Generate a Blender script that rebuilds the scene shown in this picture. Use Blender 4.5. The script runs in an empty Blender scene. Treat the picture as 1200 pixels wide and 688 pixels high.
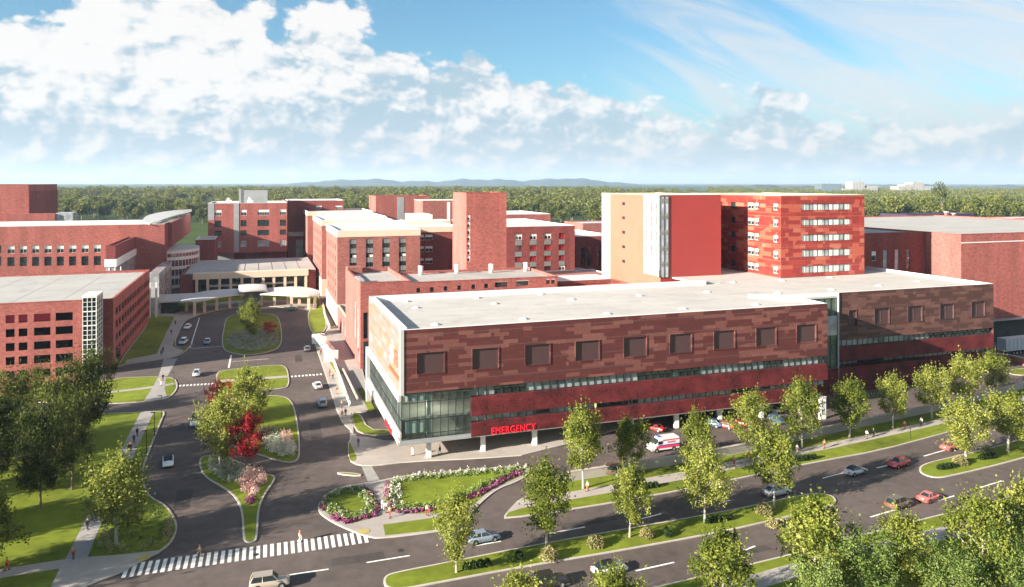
import bpy, bmesh, math, random
import numpy as np
from mathutils import Vector, Matrix
R = math.radians
SC = bpy.context.scene
COL = SC.collection
# ------------------------------------------------------------------ survey frame
F, HY, CX, H = 880.0, 214.0, 600.0, 50.0          # focal length in photo pixels, horizon row, centre column, eye height
_n = math.hypot(2600, 880); UX, UY = 2600/_n, 880/_n
P0 = (-19.7, 133.0)                               # corner of the emergency building: origin of the campus grid
ANG = math.atan2(UY, UX)
def W(px, py, z=0.0):
    Y = F*(H-z)/(py-HY); return ((px-CX)/F*Y, Y)
def UV(p):
    dx, dy = p[0]-P0[0], p[1]-P0[1]; return (dx*UX+dy*UY, -dx*UY+dy*UX)
def XY(u, v): return (P0[0]+UX*u-UY*v, P0[1]+UY*u+UX*v)
def ug(px, v):
    r = (px-CX)/F; ox, oy = P0[0]-UY*v, P0[1]+UX*v
    return (r*oy-ox)/(UX-r*UY)
def vg(px, u):
    r = (px-CX)/F; ox, oy = P0[0]+UX*u, P0[1]+UY*u
    return (ox-r*oy)/(UY+r*UX)
def zf(px, py, v): u = ug(px, v); return H-(py-HY)*(P0[1]+UY*u+UX*v)/F
def zl(px, py, u): v = vg(px, u); return H-(py-HY)*(P0[1]+UY*u+UX*v)/F

# ------------------------------------------------------------------ materials
MATS = {}
class NT:
    def __init__(s, name):
        s.m = bpy.data.materials.new(name); s.m.use_nodes = True
        s.t = s.m.node_tree; s.N = s.t.nodes; s.b = s.N['Principled BSDF']; s.out = s.N['Material Output']
    def n(s, typ, **kw):
        nd = s.N.new(typ)
        for k, v in kw.items():
            if k.startswith('_'): setattr(nd, k[1:], v)
            else: nd.inputs[k.replace('__', ' ')].default_value = v
        return nd
    def l(s, a, b): s.t.links.new(a, b)
def ramp(nt, stops, interp='LINEAR'):
    r = nt.n('ShaderNodeValToRGB'); cr = r.color_ramp; cr.interpolation = interp
    while len(cr.elements) < len(stops): cr.elements.new(0.5)
    for e, (p, c) in zip(cr.elements, stops): e.position = p; e.color = (*c, 1) if len(c) == 3 else c
    return r
def mixc(nt, fac, a, b, blend='MIX'):
    m = nt.n('ShaderNodeMix'); m.data_type = 'RGBA'; m.blend_type = blend
    for s_, i in ((fac, 0), (a, 6), (b, 7)):
        if hasattr(s_, 'is_output'): nt.l(s_, m.inputs[i])
        elif i == 0: m.inputs[0].default_value = s_
        else: m.inputs[i].default_value = (*s_, 1)
    return m.outputs[2]
def mat(name, c, rough=0.8, var=0.12, scale=1.0, spec=0.3, metal=0.0, bump=0.0, detail=4, streak=False, world=False):
    nt = NT(name)
    tc = nt.n('ShaderNodeTexCoord'); src = tc.outputs['Object']
    if world:
        g = nt.n('ShaderNodeNewGeometry'); src = g.outputs['Position']
    if streak:
        mp = nt.n('ShaderNodeMapping'); mp.inputs['Scale'].default_value = (1, 1, .15); nt.l(src, mp.inputs['Vector']); src = mp.outputs['Vector']
    n1 = nt.n('ShaderNodeTexNoise', Scale=scale, Detail=detail, Roughness=.65); nt.l(src, n1.inputs['Vector'])
    n2 = nt.n('ShaderNodeTexNoise', Scale=scale*.13, Detail=3); nt.l(src, n2.inputs['Vector'])
    ma = nt.n('ShaderNodeMath'); ma.operation = 'ADD'; nt.l(n1.outputs['Fac'], ma.inputs[0]); nt.l(n2.outputs['Fac'], ma.inputs[1])
    r = ramp(nt, [(.3, tuple(max(0, x*(1-var*2)) for x in c)), (.5, c), (.7, tuple(min(1, x*(1+var*2)) for x in c))])
    hm = nt.n('ShaderNodeMath'); hm.operation = 'MULTIPLY'; hm.inputs[1].default_value = .5
    nt.l(ma.outputs[0], hm.inputs[0]); nt.l(hm.outputs[0], r.inputs[0]); nt.l(r.outputs[0], nt.b.inputs['Base Color'])
    nt.b.inputs['Roughness'].default_value = rough; nt.b.inputs['Specular IOR Level'].default_value = spec
    nt.b.inputs['Metallic'].default_value = metal
    if bump:
        bp = nt.n('ShaderNodeBump', Strength=bump, Distance=.05); nt.l(n1.outputs['Fac'], bp.inputs['Height']); nt.l(bp.outputs[0], nt.b.inputs['Normal'])
    MATS[name] = nt.m; return nt.m
def brickmat(name, c, var=.16):
    nt = NT(name); tc = nt.n('ShaderNodeTexCoord')
    sp = nt.n('ShaderNodeSeparateXYZ'); nt.l(tc.outputs['Object'], sp.inputs[0])
    ad = nt.n('ShaderNodeMath'); ad.operation = 'ADD'; nt.l(sp.outputs[0], ad.inputs[0]); nt.l(sp.outputs[1], ad.inputs[1])
    cb = nt.n('ShaderNodeCombineXYZ'); nt.l(ad.outputs[0], cb.inputs[0]); nt.l(sp.outputs[2], cb.inputs[1])
    bk = nt.n('ShaderNodeTexBrick', Scale=1.0); bk.inputs['Brick Width'].default_value = .9; bk.inputs['Row Height'].default_value = .35
    bk.inputs['Mortar Size'].default_value = .018; bk.offset = .5
    bk.inputs['Color1'].default_value = (*[x*(1-var) for x in c], 1); bk.inputs['Color2'].default_value = (*[x*(1+var) for x in c], 1)
    bk.inputs['Mortar'].default_value = (c[0]*1.05, c[0]*.55, c[0]*.5, 1)
    nt.l(cb.outputs[0], bk.inputs['Vector'])
    n1 = nt.n('ShaderNodeTexNoise', Scale=1.3, Detail=6, Roughness=.7); nt.l(tc.outputs['Object'], n1.inputs['Vector'])
    mp = nt.n('ShaderNodeMapping'); mp.inputs['Scale'].default_value = (.25, .25, .04); nt.l(tc.outputs['Object'], mp.inputs['Vector'])
    n2 = nt.n('ShaderNodeTexNoise', Scale=1.0, Detail=3); nt.l(mp.outputs[0], n2.inputs['Vector'])
    r1 = ramp(nt, [(.3, (.72,)*3), (.7, (1.25,)*3)]); nt.l(n1.outputs['Fac'], r1.inputs[0])
    r2 = ramp(nt, [(.35, (.86,)*3), (.65, (1.1,)*3)]); nt.l(n2.outputs['Fac'], r2.inputs[0])
    o = mixc(nt, 1.0, bk.outputs['Color'], r1.outputs[0], 'MULTIPLY'); o = mixc(nt, 1.0, o, r2.outputs[0], 'MULTIPLY')
    nt.l(o, nt.b.inputs['Base Color']); nt.b.inputs['Roughness'].default_value = .85; nt.b.inputs['Specular IOR Level'].default_value = .2
    MATS[name] = nt.m; return nt.m
def panelmat(name, cols, bw=5.2, rh=.95, rough=.5, line=(.11, .06, .055), spec=.4):
    """horizontal cladding panels in three tones: two overlaid coursed patterns"""
    nt = NT(name); tc = nt.n('ShaderNodeTexCoord')
    sp = nt.n('ShaderNodeSeparateXYZ'); nt.l(tc.outputs['Object'], sp.inputs[0])
    ad = nt.n('ShaderNodeMath'); ad.operation = 'ADD'; nt.l(sp.outputs[0], ad.inputs[0]); nt.l(sp.outputs[1], ad.inputs[1])
    cb = nt.n('ShaderNodeCombineXYZ'); nt.l(ad.outputs[0], cb.inputs[0]); nt.l(sp.outputs[2], cb.inputs[1])
    outs = []
    for k, (w_, h_, off) in enumerate(((bw, rh, .37), (bw*.62, rh, .61))):
        bk = nt.n('ShaderNodeTexBrick', Scale=1.0); bk.inputs['Brick Width'].default_value = w_; bk.inputs['Row Height'].default_value = h_
        bk.inputs['Mortar Size'].default_value = 0; bk.offset = off; bk.offset_frequency = 3 if k else 2
        bk.inputs['Color1'].default_value = (0, 0, 0, 1); bk.inputs['Color2'].default_value = (1, 1, 1, 1)
        mp = nt.n('ShaderNodeMapping'); mp.inputs['Location'].default_value = (3.7*k, 0, 0); nt.l(cb.outputs[0], mp.inputs[0]); nt.l(mp.outputs[0], bk.inputs['Vector'])
        outs.append(bk.outputs['Color'])
    o = mixc(nt, .5, outs[0], outs[1])
    nz = nt.n('ShaderNodeTexNoise', Scale=.09, Detail=1); nt.l(tc.outputs['Object'], nz.inputs['Vector'])
    o = mixc(nt, .3, o, nz.outputs['Fac'])
    r = ramp(nt, [(0, cols[0]), (.33, cols[1]), (.57, cols[2]), (.72, cols[3])], 'CONSTANT'); nt.l(o, r.inputs[0])
    wl = nt.n('ShaderNodeTexBrick', Scale=1.0); wl.inputs['Brick Width'].default_value = 300; wl.inputs['Row Height'].default_value = 2.85
    wl.inputs['Mortar Size'].default_value = .06; wl.inputs['Color1'].default_value = wl.inputs['Color2'].default_value = (0, 0, 0, 1); wl.inputs['Mortar'].default_value = (1, 1, 1, 1)
    nt.l(cb.outputs[0], wl.inputs['Vector'])
    o = mixc(nt, wl.outputs['Color'], r.outputs[0], line)
    n1 = nt.n('ShaderNodeTexNoise', Scale=2.5, Detail=4); nt.l(tc.outputs['Object'], n1.inputs['Vector'])
    r1 = ramp(nt, [(.3, (.85,)*3), (.7, (1.15,)*3)]); nt.l(n1.outputs['Fac'], r1.inputs[0])
    o = mixc(nt, 1.0, o, r1.outputs[0], 'MULTIPLY')
    nt.l(o, nt.b.inputs['Base Color']); nt.b.inputs['Roughness'].default_value = rough; nt.b.inputs['Specular IOR Level'].default_value = spec
    MATS[name] = nt.m; return nt.m
def leafmat(name, c1, c2, c3, trans=.45):
    nt = NT(name); tc = nt.n('ShaderNodeTexCoord')
    n1 = nt.n('ShaderNodeTexNoise', Scale=.55, Detail=3); nt.l(tc.outputs['Object'], n1.inputs['Vector'])
    n2 = nt.n('ShaderNodeTexNoise', Scale=6.0, Detail=1); nt.l(tc.outputs['Object'], n2.inputs['Vector'])
    oi = nt.n('ShaderNodeObjectInfo')
    a = nt.n('ShaderNodeMath'); a.operation = 'MULTIPLY_ADD'; nt.l(n2.outputs['Fac'], a.inputs[0]); a.inputs[1].default_value = .8
    nt.l(n1.outputs['Fac'], a.inputs[2])
    b = nt.n('ShaderNodeMath'); b.operation = 'MULTIPLY_ADD'; nt.l(oi.outputs['Random'], b.inputs[0]); b.inputs[1].default_value = .22; nt.l(a.outputs[0], b.inputs[2])
    s = nt.n('ShaderNodeMapRange'); s.inputs['From Min'].default_value = .7; s.inputs['From Max'].default_value = 1.3; nt.l(b.outputs[0], s.inputs[0])
    r = ramp(nt, [(.1, c1), (.5, c2), (.95, c3)]); nt.l(s.outputs[0], r.inputs[0])
    nt.l(r.outputs[0], nt.b.inputs['Base Color']); nt.b.inputs['Roughness'].default_value = .6; nt.b.inputs['Specular IOR Level'].default_value = .1
    tr = nt.n('ShaderNodeBsdfTranslucent'); nt.l(r.outputs[0], tr.inputs['Color'])
    mx = nt.n('ShaderNodeMixShader'); mx.inputs[0].default_value = trans
    nt.l(nt.b.outputs[0], mx.inputs[1]); nt.l(tr.outputs[0], mx.inputs[2]); nt.l(mx.outputs[0], nt.out.inputs['Surface'])
    MATS[name] = nt.m; return nt.m
def glassmat(name, c, rough=.08, thru=0.0, spec=1.0, var=.3):
    nt = NT(name); tc = nt.n('ShaderNodeTexCoord')
    n1 = nt.n('ShaderNodeTexNoise', Scale=.35, Detail=2); nt.l(tc.outputs['Object'], n1.inputs['Vector'])
    r = ramp(nt, [(.35, tuple(x*(1-var) for x in c)), (.65, tuple(x*(1+var) for x in c))]); nt.l(n1.outputs['Fac'], r.inputs[0])
    nt.l(r.outputs[0], nt.b.inputs['Base Color']); nt.b.inputs['Roughness'].default_value = rough; nt.b.inputs['Specular IOR Level'].default_value = spec
    if thru:
        tr = nt.n('ShaderNodeBsdfTransparent'); mx = nt.n('ShaderNodeMixShader'); mx.inputs[0].default_value = thru
        tr.inputs[0].default_value = (.75, .88, .84, 1)
        nt.l(nt.b.outputs[0], mx.inputs[1]); nt.l(tr.outputs[0], mx.inputs[2]); nt.l(mx.outputs[0], nt.out.inputs['Surface'])
    MATS[name] = nt.m; return nt.m
def emitmat(name, c, s, base=(.5, .5, .5)):
    nt = NT(name); nt.b.inputs['Base Color'].default_value = (*base, 1)
    nt.b.inputs['Emission Color'].default_value = (*c, 1); nt.b.inputs['Emission Strength'].default_value = s
    MATS[name] = nt.m; return nt.m

brickmat('brick', (.30, .083, .066)); brickmat('brick_dark', (.205, .045, .039)); brickmat('brick_pink', (.28, .098, .078))  # light put into colour: brick_pink for sunlit left walls, brick_dark for shaded ones
mat('band', (.088, .012, .013), .7, .5, 2.6, .25, detail=8)
panelmat('er_panel', [(.092, .022, .020), (.078, .020, .018), (.140, .050, .040), (.165, .062, .048)], bw=4.6, rh=.72)
panelmat('er_panel_brown', [(.075, .031, .025), (.062, .026, .021), (.112, .05, .038), (.135, .062, .047)], bw=4.6, rh=.72)
panelmat('er_panel_sunlit', [(.25, .20, .18), (.21, .165, .15), (.32, .155, .09), (.32, .26, .235)])  # maroon panels again, sun gloss of the side wall put into the colours
panelmat('tower_panel', [(.30, .036, .026), (.24, .028, .022), (.37, .08, .048), (.41, .12, .075)], bw=4.2, rh=1.15, line=(.36, .12, .08), rough=.4)
mat('tower_red', (.285, .034, .029), .35, .06, .3, .5); mat('peach', (.36, .122, .08), .5, .05, .3, .5)  # peach: tower red with the sun glare put into the colour
mat('white', (.66, .65, .62), .6, .05, .8); mat('white_roof', (.46, .45, .44), .85, .05, .12, detail=7); mat('roof_grey', (.34, .315, .29), .9, .13, .16, detail=8)
mat('beige', (.55, .46, .35), .8, .06, .6); mat('grey_metal', (.34, .34, .34), .45, .08, .4, .5, .3); mat('dark_metal', (.035, .037, .04), .4, .1, .5, .5, .4)
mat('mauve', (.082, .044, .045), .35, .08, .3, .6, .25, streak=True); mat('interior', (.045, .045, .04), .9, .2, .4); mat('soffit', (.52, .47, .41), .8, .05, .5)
mat('concrete', (.34, .30, .265), .9, .09, .5, .2, detail=8); mat('kerb', (.42, .37, .32), .9, .08, .8, .2); mat('pavers', (.29, .27, .25), .9, .1, .9, .2)
mat('asphalt', (.094, .073, .064), .85, .22, .5, .3, bump=.1, detail=11, world=True); mat('paint', (.72, .70, .66), .7, .12, 2.0)
mat('grass', (.135, .165, .014), .95, .26, .45, .15, bump=.3, detail=10, world=True); mat('field', (.045, .068, .016), .95, .25, .02, .1, detail=8, world=True)
mat('bark', (.16, .125, .09), .9, .2, 3.0); mat('bark_pale', (.34, .30, .25), .9, .15, 3.0)
leafmat('leaf_linden', (.085, .115, .018), (.225, .26, .042), (.46, .46, .12), .48); leafmat('leaf_dark', (.016, .027, .006), (.048, .067, .011), (.17, .18, .038), .25)
leafmat('leaf_mid', (.08, .13, .03), (.17, .235, .055), (.32, .38, .12), .4); leafmat('leaf_far', (.035, .052, .012), (.095, .115, .024), (.21, .205, .045), .2)
leafmat('leaf_red', (.15, .008, .013), (.31, .018, .026), (.46, .055, .055)); leafmat('leaf_rust', (.30, .03, .02), (.5, .07, .05), (.62, .2, .12))
leafmat('leaf_tan', (.16, .15, .06), (.30, .27, .11), (.45, .40, .20), .2); leafmat('leaf_hedge', (.012, .03, .01), (.03, .055, .015), (.06, .09, .02), .1)
leafmat('silver', (.20, .24, .17), (.34, .37, .27), (.52, .53, .42), .2); leafmat('bloom_white', (.35, .42, .18), (.72, .68, .58), (.85, .8, .75), .3)
leafmat('bloom_pink', (.40, .20, .17), (.62, .36, .32), (.72, .56, .50), .3); leafmat('bloom_purple', (.14, .03, .07), (.34, .09, .20), (.66, .40, .50), .3)
leafmat('bloom_green', (.07, .13, .02), (.16, .24, .05), (.3, .36, .12), .3)
glassmat('glass', (.02, .03, .032)); glassmat('glass_green', (.04, .06, .055), .05, .6); glassmat('glass_lit', (.30, .32, .30), .2); glassmat('glass_maroon', (.11, .02, .025), .12)
glassmat('glass_pale', (.34, .36, .37), .15); mat('shade', (.72, .72, .66), .7, .04, .5); mat('spandrel', (.20, .20, .19), .5, .1, .5)
emitmat('warm_room', (1, .85, .45), 1.1, (.6, .5, .3)); emitmat('red_sign', (1, .0, .03), .22, (.6, .01, .02)); emitmat('tube', (1, .97, .85), 3.0)
mat('tyre', (.02, .02, .02), .8); mat('rim', (.45, .45, .45), .35, .05, 1, .5, .6); mat('lens', (.7, .72, .72), .15, .02, 1, .8); mat('tail', (.45, .02, .02), .2, .02, 1, .6)
mat('black', (.015, .015, .017), .5); mat('trailer_grey', (.42, .44, .47), .5, .04, .5); mat('orange_red', (.72, .10, .03), .5, .05); mat('emblem_green', (.04, .25, .12), .5, .05)
mat('blue_stripe', (.05, .07, .32), .4, .02); mat('red_stripe', (.65, .05, .09), .4, .02); mat('purple', (.035, .028, .055), .8); mat('ridge', (.075, .105, .115), 1, .2, .004, .05)  # ridge colour made bluish to add distance haze
for nm, c in dict(car_white=(.75, .75, .74), car_silver=(.45, .47, .48), car_steel=(.22, .27, .33), car_red=(.42, .035, .03), car_rose=(.55, .13, .11), car_brown=(.13, .085, .05), car_tan=(.36, .30, .24), car_black=(.03, .022, .022), car_grey=(.13, .13, .14), car_teal=(.03, .10, .11), car_blue=(.06, .11, .15)).items():
    m_ = mat(nm, c, .3, .02, .5, .6, .1)
    m_.node_tree.nodes['Principled BSDF'].inputs['Coat Weight'].default_value = .6; m_.node_tree.nodes['Principled BSDF'].inputs['Coat Roughness'].default_value = .08
for nm, c in dict(skin=(.42, .24, .17), hair=(.05, .03, .02), cloth_black=(.02, .02, .025), cloth_orange=(.55, .17, .07), cloth_white=(.7, .68, .65), cloth_blue=(.06, .09, .18), cloth_brown=(.14, .07, .05), cloth_tan=(.45, .33, .22), cloth_red=(.4, .05, .05), cloth_grey=(.2, .2, .21)).items():
    mat(nm, c, .85, .06, 4.0)

def roofmat(name, c, w, h):
    nt = NT(name); tc = nt.n('ShaderNodeTexCoord')
    bk = nt.n('ShaderNodeTexBrick', Scale=1.0); bk.inputs['Brick Width'].default_value = w; bk.inputs['Row Height'].default_value = h; bk.inputs['Mortar Size'].default_value = .05; bk.inputs['Mortar Smooth'].default_value = .4
    bk.inputs['Color1'].default_value = (*[x*.96 for x in c], 1); bk.inputs['Color2'].default_value = (*[x*1.04 for x in c], 1); bk.inputs['Mortar'].default_value = (*[x*.88 for x in c], 1)
    nt.l(tc.outputs['Object'], bk.inputs['Vector'])
    n1 = nt.n('ShaderNodeTexNoise', Scale=.11, Detail=9, Roughness=.62, Distortion=.6); nt.l(tc.outputs['Object'], n1.inputs['Vector'])
    r1 = ramp(nt, [(.3, (.88, .87, .86)), (.5, (1, 1, 1)), (.7, (1.07, 1.06, 1.05))]); nt.l(n1.outputs['Fac'], r1.inputs[0])
    n2 = nt.n('ShaderNodeTexNoise', Scale=.5, Detail=5); nt.l(tc.outputs['Object'], n2.inputs['Vector'])
    r2 = ramp(nt, [(.60, (1, 1, 1)), (.68, (.91, .90, .88))]); nt.l(n2.outputs['Fac'], r2.inputs[0])
    o = mixc(nt, 1.0, bk.outputs['Color'], r1.outputs[0], 'MULTIPLY'); o = mixc(nt, 1.0, o, r2.outputs[0], 'MULTIPLY')
    nt.l(o, nt.b.inputs['Base Color']); nt.b.inputs['Roughness'].default_value = .85; nt.b.inputs['Specular IOR Level'].default_value = .25; MATS[name] = nt.m
roofmat('roof_deck', (.42, .395, .365), 12, 2.4); mat('pale_metal', (.42, .41, .39), .5, .04, .5); roofmat('garage_roof', (.36, .345, .32), 18, 9)

# ------------------------------------------------------------------ mesh builder and object helpers
class MB:
    def __init__(s): s.v, s.f, s.m = [], [], []
    def face(s, pts, m=0):
        b = len(s.v); s.v += [tuple(p) for p in pts]; s.f.append(tuple(range(b, b+len(pts)))); s.m.append(m)
    def box(s, x0, x1, y0, y1, z0, z1, m=0, top=None):
        b = len(s.v); s.v += [(x, y, z) for z in (z0, z1) for y in (y0, y1) for x in (x0, x1)]
        for q in ((0, 2, 3, 1), (4, 5, 7, 6), (0, 1, 5, 4), (2, 6, 7, 3), (0, 4, 6, 2), (1, 3, 7, 5)):
            s.f.append(tuple(b+i for i in q)); s.m.append(m)
        if top is not None: s.m[-5] = top
    def cyl(s, x, y, z0, z1, r0, r1=None, n=12, m=0, cap=True):
        r1 = r0 if r1 is None else r1; b = len(s.v)
        for z, r in ((z0, r0), (z1, r1)):
            for i in range(n): a = 2*math.pi*i/n; s.v.append((x+r*math.cos(a), y+r*math.sin(a), z))
        for i in range(n): j = (i+1) % n; s.f.append((b+i, b+j, b+n+j, b+n+i)); s.m.append(m)
        if cap: s.f.append(tuple(b+n+i for i in range(n))); s.m.append(m); s.f.append(tuple(b+n-1-i for i in range(n))); s.m.append(m)
    def tube(s, pts, rad, n=6, m=0):
        b = len(s.v); N = len(pts)
        for k, p in enumerate(pts):
            p = Vector(p); d = (Vector(pts[min(k+1, N-1)])-Vector(pts[max(k-1, 0)])).normalized()
            a = d.orthogonal().normalized() if k == 0 else (a-d*a.dot(d)).normalized()
            c = d.cross(a)
            for i in range(n):
                t = 2*math.pi*i/n; s.v.append(tuple(p+(a*math.cos(t)+c*math.sin(t))*rad[k]))
        for k in range(N-1):
            for i in range(n):
                j = (i+1) % n; s.f.append((b+k*n+i, b+k*n+j, b+(k+1)*n+j, b+(k+1)*n+i)); s.m.append(m)
        s.f.append(tuple(b+(N-1)*n+i for i in range(n))); s.m.append(m)
    def prism(s, poly, z0, z1, m=0, top=None, bottom=False):
        n = len(poly); b = len(s.v)
        s.v += [(p[0], p[1], z0) for p in poly]+[(p[0], p[1], z1) for p in poly]
        for i in range(n): j = (i+1) % n; s.f.append((b+i, b+j, b+n+j, b+n+i)); s.m.append(m)
        s.f.append(tuple(b+n+i for i in range(n))); s.m.append(m if top is None else top)
        if bottom: s.f.append(tuple(b+n-1-i for i in range(n))); s.m.append(m)
    def mesh(s, name, mats):
        me = bpy.data.meshes.new(name); me.from_pydata(s.v, [], s.f)
        for m in (mats if isinstance(mats, (list, tuple)) else [mats]): me.materials.append(MATS[m])
        if any(s.m): me.polygons.foreach_set('material_index', s.m)
        me.update(); return me
    def build(s, name, mats, parent=None, smooth=False, loc=None, rz=0):
        me = s.mesh(name, mats)
        if smooth: me.shade_smooth()
        return link(name, me, parent, loc, rz)
def link(name, me, parent=None, loc=None, rz=0):
    o = bpy.data.objects.new(name, me); COL.objects.link(o)
    if parent: o.parent = parent
    if loc: o.location = loc
    o.rotation_euler.z = rz; return o
def tag(o, label=None, cat=None, group=None, kind=None):
    if label: o['label'] = label
    if cat: o['category'] = cat
    if group: o['group'] = group
    if kind: o['kind'] = kind
    return o
def thing(name, loc, rz, label, cat, group=None):
    return tag(link(name, None, None, loc, rz), label, cat, group)
def copy_tree(o, parent=None):
    c = o.copy(); COL.objects.link(c); c.parent = parent
    for ch in o.children: copy_tree(ch, c)
    return c
def place(o, first, loc, rz=0, label=None, s=1.0, cat=None, group=None):
    """use the prototype itself for the first placing, a copied tree afterwards"""
    c = o if first else copy_tree(o)
    c.location = loc; c.rotation_euler.z = rz; c.scale = (s, s, s) if not isinstance(s, tuple) else s
    tag(c, label, cat, group); return c

# ------------------------------------------------------------------ buildings
def wall(mb, axis, c, a0, a1, z0, z1, ops=(), dep=.3, m=0, rm=None):
    """wall skin in the plane axis=c with real openings and reveals; dep is signed towards the inside"""
    A = sorted({a0, a1, *[o[0] for o in ops], *[o[1] for o in ops]}); Z = sorted({z0, z1, *[o[2] for o in ops], *[o[3] for o in ops]})
    P = (lambda a, z, d=0: (a, c+d, z)) if axis == 'y' else (lambda a, z, d=0: (c+d, a, z))
    for i in range(len(A)-1):
        for k in range(len(Z)-1):
            am, zm = (A[i]+A[i+1])/2, (Z[k]+Z[k+1])/2
            if am < a0 or am > a1 or zm < z0 or zm > z1: continue
            if any(o[0] < am < o[1] and o[2] < zm < o[3] for o in ops): continue
            mb.face([P(A[i], Z[k]), P(A[i+1], Z[k]), P(A[i+1], Z[k+1]), P(A[i], Z[k+1])], m)
    r = m if rm is None else rm
    for o in ops:
        x0, x1, y0, y1 = o[:4]
        for q in (((x0, y0), (x0, y1)), ((x1, y0), (x1, y1)), ((x0, y0), (x1, y0)), ((x0, y1), (x1, y1))):
            mb.face([P(*q[0]), P(*q[1]), P(*q[1], dep), P(*q[0], dep)], r)
WIN = {}
def window_mesh(w, h, style):
    k = (round(w, 1), round(h, 1), style)
    if k in WIN: return (*WIN[k], w/k[0] if k[0] else 1, h/k[1] if k[1] else 1)
    w_, h_ = k[0], k[1]; mb = MB(); fb = MB(); fr = .09 if w_ > 1.2 else .06
    g = {'dark': 'glass', 'shade': 'shade', 'mauve': 'mauve', 'pale': 'glass_pale', 'maroon': 'glass_maroon', 'lit': 'glass_lit', 'strip': 'glass', 'louvre': 'shade', 'half': 'glass', 'ribbon': 'glass_lit', 'red': 'glass_red_reflect'}[style]
    fm = 'white' if style in ('shade', 'half', 'louvre') else 'dark_metal' if style not in ('mauve', 'pale') else ('mauve' if style == 'mauve' else 'grey_metal')
    X, Z = w_/2, h_/2
    mb.face([(-X, 0, -Z), (X, 0, -Z), (X, 0, Z), (-X, 0, Z)], 0)
    if style == 'strip':
        n = 4
        for i in range(n):
            a = -Z+h_*i/n; mb.box(-X+.02, X-.02, -.06, -.01, a+h_/n*.48, a+h_/n-.02, 2)
            mb.box(-X*.1, X*.9, -.03, -.012, a+.1, a+h_/n*.3, 1 if i == 2 else 0)
    if style == 'half': mb.box(-X+fr, X-fr, -.03, -.008, h_*.05, Z-fr, 1)
    if style == 'ribbon':
        for i in range(int(w_/1.9)):
            if i % 3 != 1: mb.box(-X+1.9*i+.2, -X+1.9*i+1.5, -.03, -.008, -Z+.1, Z-.15, 1)
    for a, b in ((-X, -X+fr), (X-fr, X)): fb.box(a, b, -.1, .02, -Z, Z)
    for a, b in ((-Z, -Z+fr), (Z-fr, Z)): fb.box(-X+fr, X-fr, -.1, .02, a, b)
    if style != 'mauve':
        nx = max(1, round(w_/1.3)); nz = max(1, round(h_/1.6)) if style not in ('strip',) else 1
        for i in range(1, nx): fb.box(-X+w_*i/nx-.035, -X+w_*i/nx+.035, -.08, .0, -Z+fr, Z-fr)
        for i in range(1, nz): fb.box(-X+fr, X-fr, -.075, .0, -Z+h_*i/nz-.035, -Z+h_*i/nz+.035)
    if style == 'mauve' and w_ < 4.8: fb.box(-.05, .05, -.07, 0, -Z+fr, Z-fr)
    WIN[k] = (mb.mesh('window', [g, 'shade', 'spandrel']), fb.mesh('frame', fm)); return (*WIN[k], w/k[0], h/k[1])
def window(root, face, c, o, dep, name='window'):
    me, fme, sx, sz = window_mesh(o[1]-o[0], o[3]-o[2], o[4] if len(o) > 4 else 'dark')
    a, z = (o[0]+o[1])/2, (o[2]+o[3])/2; d = abs(dep)*.7
    loc, rz = {'front': ((a, c+d, z), 0), 'left': ((c+d, a, z), -math.pi/2), 'right': ((c-d, a, z), math.pi/2)}[face]
    w = link(name, me, root, loc, rz); w.scale = (sx, 1, sz); link('frame', fme, w); return w
def building(name, label, cat, u0, u1, v0, v1, z1, z0=0.0, mats=('brick', 'roof_grey'), par=.9, front=(), left=(), right=(), dep=.35, leftmat=None, capmat='white', group=None, cornice=0, base=0):
    x, y = XY(u0, v0); root = thing(name, (x, y, z0), ANG, label, cat, group); w, d, h = u1-u0, v1-v0, z1-z0
    fr = [(o[0]-u0, o[1]-u0, o[2]-z0, o[3]-z0, *o[4:]) for o in front]; lf = [(o[0]-v0, o[1]-v0, o[2]-z0, o[3]-z0, *o[4:]) for o in left]; rt = [(o[0]-v0, o[1]-v0, o[2]-z0, o[3]-z0, *o[4:]) for o in right]
    mb = MB(); lm = 1 if leftmat else 0; hw = h
    wall(mb, 'y', 0, 0, w, base, hw, fr, dep); wall(mb, 'x', 0, 0, d, base, hw, lf, dep, lm); wall(mb, 'x', w, 0, d, base, hw, rt, -dep); wall(mb, 'y', d, 0, w, base, hw)
    mb.build('wall', [mats[0], leftmat or mats[0]], root)
    for (n_, a, b) in ((cornice, h-cornice, h), (base, 0, base)):
        if n_:
            mb = MB(); a += .003 if a else 0; b -= .003
            for q in ((-.15, w+.15, -.15, .015), (-.15, w+.15, d-.015, d+.15), (-.15, .015, .015, d-.015), (w-.015, w+.15, .015, d-.015)): mb.box(*q, a, b)
            mb.build('cornice' if a > .1 else 'plinth', 'beige', root)
    mb = MB(); e = .02; t = .5
    mb.box(e, w-e, e, d-e, h-par-.3, h-par, 0)
    for q in ((e, w-e, e, t), (e, w-e, d-t, d-e), (e, t, t, d-t), (w-t, w-e, t, d-t)): mb.box(*q, h-par, h+.02, 1)
    ce = .22 if cornice else .08
    for q in ((-.08, w+.08, -.08, t+.06), (-.08, w+.08, d-t-.06, d+.08), (-.08, t+.06, t+.06, d-t-.06), (w-t-.06, w+.08, t+.06, d-t-.06)): mb.box(*q, h+.02, h+.16, 1)
    mb.build('roof', [mats[1], capmat], root)
    for o in fr:
        if len(o) > 4 and o[4] != 'void': window(root, 'front', 0, o, dep)
    for o in lf:
        if len(o) > 4 and o[4] != 'void': window(root, 'left', 0, o, dep)
    for o in rt:
        if len(o) > 4 and o[4] != 'void': window(root, 'right', w, o, dep)
    return root
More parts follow.
